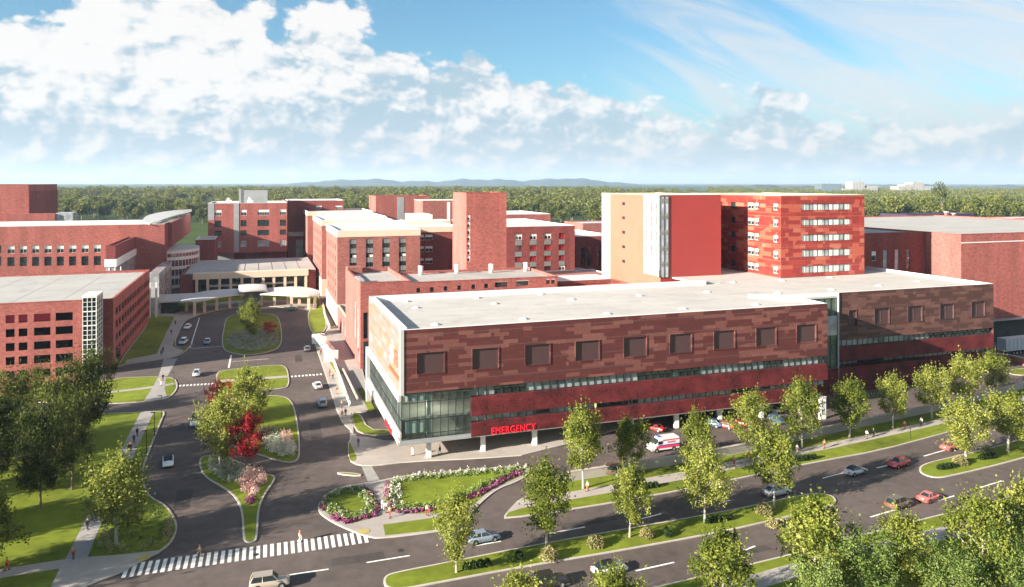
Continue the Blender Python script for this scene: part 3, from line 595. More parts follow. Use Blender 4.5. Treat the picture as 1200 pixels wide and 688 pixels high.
# ------------------------------------------------------------------ patient tower
dkz = 23.2
x0, x1 = ug(940, 43.7), ug(997.5, 43.7)
rows = [(46.2-.0-(4.45*k)-2.9-1.35+1.2, 46.2-4.45*k-1.55) for k in range(5)]
rows = [(zf(970, y1, 43.7), zf(970, y0, 43.7)) for y0, y1 in ((238.5, 246.2), (256.5, 264), (274.3, 282.3), (292, 300.3), (310.5, 319.0))]
TU = 115.5; vA, vB_ = vg(889.7, TU), vg(875.5, TU)
lrows = [(zl(900, y1, TU), zl(900, y0, TU)) for y0, y1 in ((238.3, 246), (256.8, 265), (274.8, 283), (293, 301.3), (311, 319))]
vw = vg(911.5, TU), vg(906, TU)
t1 = building('patient_tower', 'red panelled hospital tower with five rows of long ribbon windows', 'hospital tower', TU, 145, 43.7, 90, 46.3, dkz, ('tower_panel', 'white_roof'), .7,
  front=[(x0, x1, a, b, 'ribbon') for a, b in rows], left=[(vw[0], vw[1], a, b, 'half') for a, b in lrows]+[(vA+.3, vA+2.3, a, b, 'half') for a, b in lrows]+[(vA+2.7, vB_-.2, a, b, 'half') for a, b in lrows]+[(v_, v_+2.4, a, b, 'dark') for v_ in (65, 72) for a, b in lrows], dep=.4, capmat='beige')
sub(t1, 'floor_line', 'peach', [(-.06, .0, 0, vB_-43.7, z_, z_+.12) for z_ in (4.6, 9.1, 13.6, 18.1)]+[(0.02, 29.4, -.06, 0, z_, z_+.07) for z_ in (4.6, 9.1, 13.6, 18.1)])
U2 = 84.1; va, vb, vc = vg(756, U2), vg(715, U2), vg(706, U2); zlow = 19.2
pw = [(vg(732.5, U2), vg(729, U2), zl(731, y+3.6, U2), zl(731, y, U2), 'dark') for y in (237, 253.5, 270.5, 287.5, 304.5)]
ww = [(vb+1.2, vc-1, zl(710, y+11, U2), zl(710, y, U2), 'shade') for y in (233, 249, 266, 283, 299)]
t2 = building('tower_wing', 'red clad tower wing, its left face tinted peach as sun glare, with a blank red end wall', 'hospital wing', U2, 104.1, 55.8, vc, 46.4, zlow, ('tower_red', 'white_roof'), .7,
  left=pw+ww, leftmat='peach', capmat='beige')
sub(t2, 'white_end_panel', 'white', [(-.12, .0, vb-55.8, vc-55.8+.1, 0, .8+26.5)])
for k in range(5):
    z_ = [zl(765, y, U2)-zlow for y in (234, 250, 267.5, 285, 302)][k]
# louvred bay: white wall with narrow vertical slots, dark base
mb = MB(); vl = va-55.8; mb.box(-.45, .0, .3, vl, 4.2, 27.0, 0)
for k, y in enumerate((236.5, 253, 270, 287)):
    zt = zl(765, y, U2)-zlow; zb = zl(765, y+13, U2)-zlow
    for j in range(5): a = 1.0+j*(vl-1.6)/5; mb.box(-.5, -.44, a, a+.55, zb, zt, 1)
mb.build('louvred_bay', ['white', 'dark_metal'], t2)
sub(t2, 'dark_base', 'glass', [(-.3, 0, .3, vl, zl(765, 316, U2)-zlow+.2, 4.1)])
glazing('corner_glazing', 'y', -.12, -.3, 2.5, 3.8, 27.0, 1.3, 'glass_pale', t2, (7.5, 12, 16.5, 21))
sub(t2, 'spandrel_panel', 'spandrel', [(-.3, 2.5, -.24, -.2, z_, z_+1.3) for z_ in (7.0, 11.5, 16, 20.5, 25)])
t3 = building('tower_link', 'shaded red recessed link between the two tower blocks', 'hospital wing', 104.2, 115.4, 80, 88, 46.0, dkz, ('tower_red', 'white_roof'), .6,
  front=[(106, 108, a, b, 'dark') for a, b in lrows]+[(109.4, 111.4, a, b, 'dark') for a, b in lrows], capmat='peach')
sub(t3, 'roof_fascia', 'tower_red', [(0, 11, -.3, -.02, 21.6, 22.8)])
low = building('tower_podium', 'low pale podium roof in front of the peach tower wing', 'podium', 50, 87.9, 41, 110, 19.3, 0, ('brick_dark', 'peach'), .1)  # roof coloured peach for light thrown onto it by reflection
building('podium_edge_block', 'thin white edged dark strip building behind the white roof', 'podium', 59.5, 78, 75, 86, 20.6, 19.4, ('brick_dark', 'white_roof'), .3)

# ------------------------------------------------------------------ mid campus
def cols(v, xs, rows_, style): return [(ug(a, v), ug(b, v), z0, z1, style) for a, b in xs for z0, z1 in rows_]
# ward building in three stepped blocks
fr = [(ug(a, 133.5), ug(b, 133.5), zf(448, 323, 133.5), zf(448, 279.5, 133.5), 'strip') for a, b in ((409.5, 418), (428.7, 437.5), (448, 457), (467.5, 476))]
lfw = [(v, v+2.2, z, z+2.3, 'dark') for v in (139, 148, 157, 166) for z in (9.5, 13.6, 17.7, 21.8, 25.9)]
building('ward_block', 'nearest brick ward block with beige cornice and four tall window strips', 'hospital block', 2.1, 31.2, 133.5, 177, 33.2, 0, ('brick_pink', 'white_roof'), .8, front=fr, left=lfw, cornice=2.2, base=7.5)
lfw2 = [(v, v+2.6, z, z+2.3, 'dark') for v in (212, 222, 232, 242, 252) for z in (9.5, 13.6, 17.7, 21.8, 25.9)]
building('ward_block', 'middle brick ward block with beige cornice between two similar blocks', 'hospital block', 2.6, 34, 207, 261, 33.2, 0, ('brick_pink', 'white_roof'), .8, left=lfw2, cornice=2.2, base=7.5)
building('ward_link', 'recessed brick link between the two nearer ward blocks', 'hospital block', 8.5, 33, 177.1, 206.9, 32.2, 0, ('brick_dark', 'white_roof'), .8, cornice=1.8)
building('ward_block', 'farthest brick ward block behind the other two beige corniced blocks', 'hospital block', 3.0, 40, 313, 360, 33.2, 0, ('brick_pink', 'white_roof'), .8, cornice=2.2)
building('ward_link', 'long recessed brick link before the farthest ward block', 'hospital block', 9, 40, 261.1, 312.9, 32.2, 0, ('brick_dark', 'white_roof'), .8, cornice=1.8)
wv = 150; xs = ((490.5, 497), (498.5, 507)); rz = [(zf(500, b, wv), zf(500, a, wv)) for a, b in ((275, 281.5), (288.5, 295), (302.5, 309))]
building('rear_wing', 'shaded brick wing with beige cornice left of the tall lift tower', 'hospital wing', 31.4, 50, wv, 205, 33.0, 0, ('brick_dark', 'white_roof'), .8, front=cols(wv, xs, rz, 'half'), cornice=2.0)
# long low block with small windows
v5 = 71; r5 = (zf(540, 341.8, v5), zf(540, 337.2, v5)); zz5 = lambda px: (zf(px, 341.8, v5)+(-(px-540)*.0028), 0)
w5 = []
for px in (490, 506, 522, 538, 554.5, 569.5): yb = 342.4-(px-490)*.066; w5.append((ug(px-2, v5), ug(px+2.6, v5), zf(px, yb+.6, v5), zf(px, yb-4.6, v5), 'dark'))
for a, b in ((580, 595), (605, 619.5), (640, 644.5), (646, 650.5)): yb = 342.4-((a+b)/2-490)*.066; w5.append((ug(a, v5), ug(b, v5), zf((a+b)/2, yb+.6, v5), zf((a+b)/2, yb-6, v5), 'dark'))
b5 = building('low_brick_block', 'long low brick block with a row of small windows and roof vents', 'hospital block', 15.7, 58.8, v5, 95.8, 22.6, 0, ('brick', 'roof_grey'), .6, front=w5, leftmat='white', capmat='brick')
for p in ((493, 322), (535.5, 320.5), (575.7, 319.5), (616, 317.5)):
    x, y = W(*p, 22); u, v = UV((x, y)); mb = MB(); mb.cyl(u-15.7, min(v, 94)-v5, 21.9, 24.4, .75, n=12); mb.cyl(u-15.7, min(v, 94)-v5, 24.4, 24.7, .95, .7, n=12); mb.build('roof_ventilator', 'white', b5, True)
# lift tower
vt = 96; ua, ub_ = ug(546.5, vt), ug(593.5, vt); sl = vg(529, ua)
sw = [(ug(547.5, vt), ug(550.8, vt), zf(549, y+6.6, vt), zf(549, y, vt), 'half') for y in (252, 260, 268, 276, 284, 292, 300)]
lt = building('lift_tower', 'tall windowless brick tower with one narrow strip of windows', 'tower', ua, ub_, vt, vt+17, 46.7, 0, ('brick', 'white_roof'), .8, front=sw, leftmat='brick_pink', capmat='brick', dep=.25)
building('lift_tower_annex', 'lower brick shaft with its sunlit left side coloured pink against the left of the tall tower', 'tower', ua+.4, ub_-3, vt+17.1, sl, 43.5, 0, ('brick', 'white_roof'), .6, leftmat='brick_pink', capmat='brick_pink')
# shaded block right of the lift tower
x7 = UV(W(633, 266, 33)); v7 = x7[1]; 
c7 = ((603.7, 611.7), (621, 628.7), (638, 645.7), (655, 662)); w7 = []
for i, (a, b) in enumerate(c7):
    for k, (y0, y1) in enumerate(((273.7, 280.5), (287.5, 293.7), (300, 306), (311.5, 317.5))):
        w7.append((ug(a, v7), ug(b, v7), zf(633, y1, v7), zf(633, y0, v7), 'half' if (k == 0 and i < 3) or (k == 3 and i == 3) else 'red' if i+k > 1 and k < 3 else 'maroon'))
b7 = building('shaded_block', 'dark red brick block in shade with four columns of windows coloured as red reflections', 'hospital block', ug(575, v7), ug(673.7, v7), v7, v7+60, zf(673, 264.6, v7), 0, ('brick_dark', 'white_roof'), .5, front=w7)
for i, (a, b) in enumerate(c7): sub(b7, 'spandrel_strip', 'spandrel', [(ug(a, v7)-ug(575, v7), ug(b, v7)-ug(575, v7), -.06, -.01, zf(633, y+6, v7), zf(633, y+.6, v7)) for y in (280.7, 293.9, 306.2, 318)])
building('rear_block', 'white roofed brick block behind the shaded red block', 'hospital block', ug(585, v7+75), ug(645, v7+75), v7+75, v7+120, 34.5, 0, ('brick', 'white_roof'), .5)
# low buildings between the shaded block and the peach wing
building('courtyard_block', 'low dark courtyard building left of the peach tower wing', 'hospital block', ug(675, 170), ug(722, 170), 170, 215, zf(690, 277, 170), 0, ('brick_dark', 'white_roof'), .5,
  front=[(ug(a, 170), ug(a+4.5, 170), zf(690, 312, 170), zf(690, 290, 170), 'dark') for a in (681, 688, 699, 706)])
building('far_low_block', 'far low pink brick block left of the peach tower wing', 'hospital block', ug(683, 300), ug(730, 300), 300, 330, zf(690, 262, 300), 0, ('brick_pink', 'white_roof'), .5, capmat='brick_pink')
building('loading_block', 'low flat roofed block at the foot of the courtyard', 'hospital block', ug(672, 128), ug(706, 128), 128, 150, zf(690, 322, 128), 0, ('brick_dark', 'roof_grey'), .4)
# background brick tops
def bg(label, px0, px1, v, dv, y, m='brick', zb=0, name='brick_block', **k): return building(name, label, 'hospital block', ug(px0, v), ug(px1, v), v, v+dv, zf((px0+px1)/2, y, v), zb, (m, 'white_roof'), .6, **k)
g1 = bg('distant brick block with one pale vertical strip', 440.5, 503.5, 330, 30, 229.8, 'brick', capmat='brick')
u_ = ug(440.5, 330); sub(g1, 'pale_strip', 'grey_metal', [(ug(465.5, 330)-u_, ug(473.5, 330)-u_, -.1, 0, 20, zf(470, 231, 330))])
g2 = bg('pink brick block with pale strip beside the lift tower', 495.5, 545, 240, 22, 235, 'brick_pink', capmat='white')
u_ = ug(495.5, 240); sub(g2, 'pale_strip', 'white', [(ug(524, 240)-u_, ug(527.5, 240)-u_, -.1, 0, 20, zf(520, 237, 240))])
bg('white roofed plant level behind the ward blocks', 484, 507, 215, 20, 252, 'white', name='plant_room')
bg('beige plant level with railings left of the lift tower', 476, 528, 185, 15, 259.5, 'beige', name='plant_room')

# annex with the tall glazing and the stepped top
va4 = 71; vb4 = vg(405, 2.0); zt4 = H-(332-HY)*(XY(2, 71)[1])/F
u9 = ug(431, va4)
an = building('brick_annex', 'stepped pink brick annex with tall corner glazing beside the entrance drive', 'hospital block', 2.0, 15.6, va4, vb4, zt4, 0, ('brick', 'roof_grey'), 1.2,
  front=[(2.8, u9, zf(427, 397, 71), zf(427, 366.5, 71), 'dark')], left=[(va4+4, va4+8, 4, 15.5, 'pale'), (va4+10, va4+14, 6, 16.5, 'pale'), (va4+2, va4+5, 1, 5, 'pale')], leftmat='brick_pink', capmat='brick_pink')
sub(an, 'corner_turret', 'brick_pink', [(.1, 4.5, vb4-va4-5, vb4-va4-.1, zt4-1.1, zt4+.9)]); sub(an, 'glass_roof_strip', 'glass_pale', [(.1, 1.4, 2, 12, zt4+.2, zt4+.5)])
sub(an, 'corner_glass_bay', 'glass', [(0.8, u9-2, -.5, -.02, .2, zf(427, 400, 71))])
building('podium_wing', 'low pink brick wing along the drive below the ward block', 'hospital block', 2.2, 15, vb4+.1, 133.3, 7.6, 0, ('brick', 'roof_grey'), .5, leftmat='brick_pink', capmat='beige', left=[(v, v+5, 1, 5.5, 'pale') for v in (108, 118)])

# building left of the drive head, with residential windows
v9 = 328; U9 = ug(243.7, v9); z9 = zf(290, 238.2, v9); zb9 = zf(290, 295.8, v9)
w9 = []
for (a, b) in ((251.5, 259.5), (282, 289), (301.8, 315.5), (328, 336)):
    for k, (y0, y1) in enumerate(((245.6, 252.5), (258, 265.4), (269.8, 276.2), (282, 289.5))):
        w9.append((ug(a, v9), min(ug(b, v9), ug(336, v9)-.3), zf(290, y1, v9), zf(290, y0, v9), 'pale' if k == 3 else 'dark' if k else 'half'))
b9 = building('residence_block', 'brick block with four window rows and white metal corner strips', 'hospital block', U9, ug(336.5, v9), v9, v9+50, z9, zb9, ('brick', 'white_roof'), .6, front=w9, leftmat='white')
sub(b9, 'metal_strip', 'grey_metal', [(ug(274, v9)-U9, ug(280, v9)-U9, -.15, 0, .3, z9-zb9-.1), (0, ug(251, v9)-U9, -.12, 0, zf(250, 258, v9)-zb9, z9-zb9-.1)])
sub(b9, 'recessed_base', 'brick_dark', [(.5, ug(336, v9)-U9-.5, 6, 49, -zb9, -.05)]); sub(b9, 'metal_base', 'grey_metal', [(2, ug(274, v9)-U9, 5.8, 5.98, -zb9, -.1)])
sub(b9, 'underside', 'brick_dark', [(.05, ug(336, v9)-U9+.1, .1, 6, -.3, -.02)])
pu = ug(280, v9+12)-U9; pe = ug(313.5, v9+12)-U9; zp_ = zf(295, 223, v9+12)-zb9
sub(b9, 'roof_penthouse', 'grey_metal', [(pu, pe, 12, 20, z9-zb9-.5, zp_), (pu, pu+1.2, 11.6, 12, z9-zb9-.5, zp_+1)])
for dx in (ug(268, v9+5)-U9, ug(293, v9+4)-U9):
    mb = MB(); mb.box(dx-1.6, dx+1.6, 5, 8, z9-zb9-.5, z9-zb9+1.8, 0); mb.cyl(dx, 6.5, z9-zb9+1.8, z9-zb9+3, .9, n=10); mb.build('roof_unit', 'white', b9)
vr = 352; zr = zf(370, 235, vr)
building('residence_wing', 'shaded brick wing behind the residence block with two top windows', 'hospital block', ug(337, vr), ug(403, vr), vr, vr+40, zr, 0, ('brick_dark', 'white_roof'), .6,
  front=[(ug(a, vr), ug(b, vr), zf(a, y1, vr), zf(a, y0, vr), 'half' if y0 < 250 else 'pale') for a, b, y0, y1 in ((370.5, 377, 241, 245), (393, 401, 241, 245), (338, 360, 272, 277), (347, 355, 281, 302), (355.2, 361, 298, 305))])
la = 300; building('residence_annex', 'low brick annex left of the residence block', 'hospital block', ug(229, la), ug(252, la), la, la+28, zf(240, 281, la), 0, ('brick_dark', 'white_roof'), .5)

# entrance hall with colonnade
vh = 218; uh0, uh1 = ug(227.5, vh), ug(360, vh); zh = zf(290, 318.5, vh)
hall = thing('entrance_hall', (*XY(uh0, vh), 0), ANG, 'beige colonnaded glass entrance hall at the head of the drive', 'entrance hall'); wh = uh1-uh0
sub(hall, 'roof', 'roof_grey', [(-4, wh+4, 4, 62, zh-.7, zh-.35)]); sub(hall, 'roof_joint', 'grey_metal', [(x_, x_+.2, 4, 62, zh-.33, zh-.25) for x_ in range(2, int(wh), 6)])
sub(hall, 'fascia', 'beige', [(-.5, wh+.5, -.5, 4, zh-2.6, zh)])
for px in (230.5, 243.5, 257.5, 270.5, 283.5, 296, 308.5, 321, 334, 346.5, 358.5): u = ug(px, vh)-uh0; sub(hall, 'column', 'beige', [(u-.55, u+.55, -.2, .9, 0, zh-2.6)])
glazing('hall_glazing', 'y', 4.5, .3, wh-.3, 0, zh-2.7, 2.1, 'glass', hall, (3.2, 5.4))
sub(hall, 'end_wall', 'brick_dark', [(-6, -.6, 4, 40, 0, zh-1), (wh+.6, wh+4, 3, 40, 0, zh-1)])
sub(hall, 'arched_panel', 'white', [(6, 24, 4.2, 4.35, 4.1, 5.1), (27, 42, 4.2, 4.35, 4.3, 5.2)])
# curved drop-off canopy
cn = thing('entrance_canopy', (0, 0, 0), 0, 'white curved drop off canopy on beige posts before the entrance hall', 'canopy')
def plate(name, front, back, z, th):
    f = chaikin([W(*p, z) for p in front], 2, False); b = chaikin([W(*p, z) for p in back], 2, False)
    mb = MB(); n = len(f)
    f = [(*p, z+.5*math.sin(math.pi*i/(n-1))) for i, p in enumerate(f)]; b = [(*p, z+.9+.5*math.sin(math.pi*i/(len(b)-1))) for i, p in enumerate(b)]
    for i in range(n-1):
        mb.face([f[i], f[i+1], b[i+1], b[i]]); lo = lambda p: (p[0], p[1], p[2]-th)
        mb.face([lo(f[i]), lo(b[i]), lo(b[i+1]), lo(f[i+1])]); mb.face([lo(f[i]), lo(f[i+1]), f[i+1], f[i]]); mb.face([b[i], b[i+1], lo(b[i+1]), lo(b[i])])
    for i in (0, n-1): mb.face([f[i], b[i], lo(b[i]), lo(f[i])])
    mb.build(name, 'white_roof', cn)
plate('left_roof', [(211, 353.4), (232.7, 354.5), (256.7, 349), (287, 344.7)], [(214, 352), (226, 348), (246, 343.8), (286, 340.8)], 5, .45)
plate('right_roof', [(304.6, 344.7), (330.8, 346.9), (361.3, 348.5), (375.5, 345.7)], [(306.8, 341), (341.7, 339.2), (362, 340.5), (375, 344)], 5, .45)
plate('centre_roof', [(279.6, 341.9), (290, 341.6), (303, 341), (313.4, 340.3)], [(279.6, 337), (290, 336.8), (303, 336.6), (312.3, 336.3)], 6.4, .6)
for px, py in ((218.5, 365.4), (228, 369.8), (239.7, 366.5), (254, 363.2), (269.3, 361), (306.8, 357.8), (321.6, 358.4), (337, 357), (341.7, 362), (350.9, 360), (361.8, 362), (369, 361)):
    x, y = W(px, py); mb = MB(); mb.box(-.5, .5, -.5, .5, 0, 5.1); mb.build('post', 'beige', cn, loc=(x, y, 0), rz=ANG)
x, y = W(295.5, 357); mb = MB(); mb.box(-3.3, 3.3, 0, 7, 0, 6.3); mb.build('portal_block', 'spandrel', cn, loc=(x, y, 0), rz=ANG)

# building with the curved roof, left
v2 = 247; u12 = ug(192.3, v2); zt2 = zf(100, 264.2, v2); vd = vg(218.7, u12)
w12 = []
for k in range(9):
    px = 12.8+14.45*k-14.45*0
    if px > 120: continue
    for j, (y0, y1) in enumerate(((287.5, 296.5), (300.8, 311.5))):
        yy = (px-60)*-.012
        w12.append((ug(px-4.2, v2), ug(px+4.2, v2), zf(px, y1+yy, v2), zf(px, y0+yy, v2), 'half' if j == 0 else 'dark'))
for j, (y0, y1) in enumerate(((287.5, 296.5), (300.8, 311.5))): w12.append((ug(-6, v2), ug(1.5, v2), zf(0, y1, v2), zf(0, y0, v2), 'dark'))
cb = building('curved_roof_building', 'long brick building with two window rows and a white crescent roof', 'hospital building', ug(-70, v2), u12, v2, v2+45, zt2, 0, ('brick', 'white_roof'), .9, front=w12, dep=.5)
u_ = ug(-70, v2); wc = u12-u_
sub(cb, 'end_wall', 'brick_dark', [(wc+.02, wc+.4, 0, 12, 0, zt2+.3), (wc+.02, wc+2.2, 12, vd-v2, zl(205, 282, u12), zt2+.3)])  # end walls turned from the sun, their shade put into darker brick
mb = MB(); f = []; b = []
for i in range(13):
    t = i/12; f.append((wc-6+8.6*t, -1+(vd-v2+3)*t, zt2+.35+1.6*math.sin(t*1.5))); b.append((wc-6+8.6*t-11*math.sin(math.pi*t)**.7, -1+(vd-v2+3)*t+3*t*(1-t), zt2+.4+2.6*math.sin(t*1.7)))
for i in range(12):
    mb.face([f[i], f[i+1], b[i+1], b[i]]); lo = lambda p: (p[0], p[1], p[2]-.5)
    mb.face([lo(f[i]), lo(f[i+1]), f[i+1], f[i]]); mb.face([b[i], b[i+1], lo(b[i+1]), lo(b[i])]); mb.face([lo(f[i]), lo(b[i]), lo(b[i+1]), lo(f[i+1])])
mb.build('crescent_roof', 'white_roof', cb)
# curved glass bay
bay = thing('curved_glass_bay', (*XY(u12, v2+27), 0), ANG, 'rounded glass bay with white floor bands under the crescent roof', 'glass bay'); zb_ = zl(210, 282.5, u12)-.3
def arc(ru, rv, a0, a1, n=18): return [(ru*math.cos(R(a0+(a1-a0)*i/n)), rv*math.sin(R(a0+(a1-a0)*i/n))) for i in range(n+1)]
pb = arc(13, 19, -88, 70); mb = MB()
for i in range(len(pb)-1): mb.face([(*pb[i], 0), (*pb[i+1], 0), (*pb[i+1], zb_-1), (*pb[i], zb_-1)])
mb.build('glazing', 'glass_maroon', bay)
mb = MB()
for z in (0, zb_*.25, zb_*.5, zb_*.75, zb_-1.2):
    po = arc(13.15, 19.15, -88, 70); 
    for i in range(len(po)-1): mb.face([(*po[i], z), (*po[i+1], z), (*po[i+1], z+1.5), (*po[i], z+1.5)]); mb.face([(*po[i], z+1.5), (*po[i+1], z+1.5), (*pb[i+1], z+1.5), (*pb[i], z+1.5)])
    mb.build('floor_band', 'white', bay); mb = MB()
mb = MB()
for p in arc(13.2, 19.2, -88, 70, 22): mb.box(p[0]-.1, p[0]+.1, p[1]-.1, p[1]+.1, 0, zb_)
mb.build('mullion', 'white', bay)
mb = MB(); mb.prism(arc(13.3, 19.3, -88, 70)+[(-2, 18), (-2, -19)], zb_, zb_+.4, bottom=True); mb.build('roof', 'white_roof', bay)
# stair block between garage and the curved roof building
vs_ = 196; us = ug(135, vs_); ve = vg(170, us)
sb = building('stair_block', 'small brick stair block over a white glazed band behind the garage', 'stair block', ug(124, vs_), us, vs_, ve, zf(130, 288.4, vs_), zf(130, 303.8, vs_), ('brick_dark', 'brick_dark'), .4, leftmat='brick_pink', capmat='brick_dark')
z_s = zf(130, 303.8, vs_); sub(sb, 'white_band', 'white', [(-.5, us-ug(124, vs_)+.5, -.3, ve-vs_+6, -3.0, -.02)])
sub(sb, 'lower_storey', 'glass_pale', [(0, us-ug(124, vs_), 0, ve-vs_+5.5, -z_s, -3.02)]); sub(sb, 'slender_column', 'white', [(x_, x_+.4, -.15, 0, -z_s, -3) for x_ in (1, 3, 5)])
vl_ = 170; gl = thing('glass_link', (*XY(ug(171, vl_), vl_), 0), ANG, 'pale glazed link with white columns at the back corner of the garage', 'link building'); wl_ = ug(184, vl_)-ug(171, vl_)
sub(gl, 'glass_wall', 'glass_pale', [(0, wl_, 6, 50, 0, 16)]); sub(gl, 'column', 'white', [(x_, x_+.7, 3, 3.7, 0, 13) for x_ in (wl_-1, wl_-3.2)])
sub(gl, 'canopy_roof', 'white_roof', [(wl_-2, wl_+14, 10, 30, 4.4, 4.9)]); sub(gl, 'low_glass_wall', 'glass', [(wl_-1, wl_+6, 12, 28, 0, 4.38)])
# far left tall block
vf = 330; uf = ug(33.5, vf); vf2 = vg(67, uf)
fl = building('tall_brick_block', 'tallest brick block at the far left with stepped shaded top', 'hospital block', uf-90, uf, vf, vf2, zf(20, 216.5, vf), 0, ('brick', 'white_roof'), .6, capmat='brick', right=())
sub(fl, 'side_wall', 'brick_dark', [(90.02, 90.3, 0, vf2-vf, 0, zf(33, 224, vf)-.1)]); sub(fl, 'lower_annex', 'brick', [(82, 104, -7, -.1, 0, zf(50, 250.5, vf-7))]); sub(fl, 'plant_box', 'glass_pale', [(104.3, 112, -6, 4, 0, zf(68, 249.5, vf-7))])  # right side wall's shade put into colour by the darker brick

# garage
gx, gv = -61.1, 95.3; grow = [15.4-3.65*k for k in range(7)]
gc = [(-86.2, -84.2), (-83.3, -81.3), (-79.8, -76.0), (-74.8, -70.8), (-89.6, -87.5), (-96, -91.5), (-102, -97.7), (-108, -103.7)]
gar = building('parking_garage', 'brick parking garage with open dark bays and pale roof deck left of the drive', 'parking garage', -135, gx, gv, 167.2, 18.4, -7.2, ('brick', 'garage_roof'), .7,
  front=[(a, b, z-2.1, z, 'void') for a, b in gc for z in grow[:6]], right=[(v, v+3.5, z-2.0, z, 'void') for v in [99+4.85*i for i in range(14)] for z in grow[:4]]+[(99, 107, .2, 3.3, 'void')], dep=.25, capmat='brick')
sub(gar, 'floor_slab', 'interior', [(1, 73, .7, 71.5, 7.2+z-2.75, 7.2+z-2.35) for z in grow[:6]]); sub(gar, 'red_lit_sheet', 'red_stripe', [(45, 59.6, 1.6, 1.7, 7.2+13.3, 7.2+15.3)])  # red sheet puts the lit interior of the top row into colour
sub(gar, 'stair_shade_sheet', 'brick_dark', [(gx+135-6.2, gx+135+.02, -.1, -.01, 7.2, 25.5)])  # dark sheet painted for the shadow cast by the stair tower
mb = MB(); mb.box(49.5, 59, -1.6, -.2, 1.0, 1.4); o = mb.build('ramp_beam', 'white', gar)
for i in range(1, 6): sub(gar, 'deck_joint', 'grey_metal', [(i*12, i*12+.15, 1, 71, 24.905, 24.92)])
ut = -63.6; vt0, vt1 = vg(113.3, ut), 95.1; utl = ug(96.5, vt0); zst = zf(105, 347.6, vt0)
st = thing('stair_tower', (*XY(utl, vt0), -7.2), ANG, 'white framed glass stair tower at the corner of the parking garage', 'stair tower'); ws, ds = ut-utl, vt1-vt0
sub(st, 'glass_core', 'glass', [(.15, ws-.15, .15, ds, 0, zst+6.9)])
mb = MB(); top = zst+7.2
for x_ in np.linspace(0, ws-.14, 4): mb.box(x_, x_+.14, -.02, .2, 0, top)
for y_ in np.linspace(0, ds-.14, 4): mb.box(ws-.2, ws+.02, y_, y_+.14, 0, top)
for k in range(int(top/1.22)):
    z_ = top-.2-1.22*k; hb = .13 if k % 3 == 0 else .05; mb.box(-.02, ws+.04, -.04, .16, z_-hb, z_+hb); mb.box(ws-.16, ws+.04, 0, ds, z_-hb, z_+hb)
mb.build('white_lattice', 'white', st); sub(st, 'cap', 'white', [(-.1, ws+.1, -.1, ds, top, top+.25)])

# big plain brick building, right
U15 = 180.9; ve15 = vg(1085, U15)
w15 = [(ug(a, ve15), ug(b, ve15), zf(1050, y1, ve15), zf(1050, y0, ve15), s_) for a, b, y0, y1, s_ in ((1021.5, 1027, 293.5, 304.5, 'half'), (1035, 1040, 293, 313.5, 'pale'), (1048.5, 1053.5, 292.5, 315.5, 'pale'), (1062, 1066.5, 292.5, 316, 'strip'))]
b15 = building('plain_brick_hall', 'large plain brick hall with a flat roof at the right edge', 'hospital building', U15, 290, 42.2, 150, 34, 0, ('brick', 'garage_roof'), .4, capmat='brick')
building('brick_hall_wing', 'recessed brick wing with four tall windows beside the plain brick hall', 'hospital building', 130, U15-.1, ve15, 150, 34, 0, ('brick_dark', 'garage_roof'), .4, front=w15, capmat='brick_pink')
sub(b15, 'dock_shade_sheet', 'interior', [(.2, 100, -.12, -.04, 0, 7.0)]); sub(b15, 'stone_line', 'white', [(0, 109, -.08, -.02, 31.3, 31.6)]); sub(b15, 'dock_canopy', 'grey_metal', [(.2, 100, -2.2, -.13, 7.0, 7.3)])  # flat dark sheet painted for the shade under the dock overhang
building('distant_brick_row', 'distant low brick row on the right skyline below the trees', 'building', ug(1143, 330), ug(1300, 330), 330, 360, zf(1180, 256.5, 330), 0, ('brick_dark', 'white_roof'), .5, capmat='brick_pink')
building('distant_purple_hall', 'dark purple shed roof far behind the plain brick hall', 'building', ug(1063, 380), ug(1142, 380), 380, 410, zf(1100, 251, 380), 0, ('purple', 'purple'), .5, capmat='purple')
for px, hh, lb in ((1109, 249, 'left of two slim red pylons before the purple shed'), (1117, 251, 'right of two slim red pylons before the purple shed')):
    x, y = XY(ug(px, 370), 370); tr_ = thing('pylon', (x, y, 0), ANG, lb, 'pylon'); zt_ = zf(px, hh, 370)
    mb = MB(); mb.box(-1.1, 1.1, -1.1, 1.1, 0, zt_); mb.build('shaft', 'brick_pink', tr_); mb = MB(); mb.box(-1.4, 1.4, -1.4, 1.4, zt_, zt_+.8); mb.build('cap', 'white', tr_)
# covered stair by the plaza
cs = thing('covered_stair', (0, 0, 0), 0, 'white framed glass stair enclosure on the plaza beside the drive', 'stair enclosure')
a_, b_ = Vector(W(373, 403)), Vector(W(388, 424)); d_ = (b_-a_); L_ = d_.length; an_ = math.atan2(d_.y, d_.x); cs.location = (a_.x, a_.y, .15); cs.rotation_euler.z = an_
sub(cs, 'end_wall', 'white', [(x_, x_+.5, -1.9, 1.9, 0, 3.0) for x_ in (-.2, L_)]); mb = MB(); mb.box(.3, L_, 1.3, 1.6, 0, 2.2); mb.build('side_wall', 'white', cs)
mb = MB(); mb.face([(.3, -1.7, 2.5), (L_, -1.7, 2.5), (L_, 0, 3.2), (.3, 0, 3.2)]); mb.face([(.3, 1.7, 2.5), (L_, 1.7, 2.5), (L_, 0, 3.2), (.3, 0, 3.2)]); mb.build('glass_roof', 'glass_pale', cs)
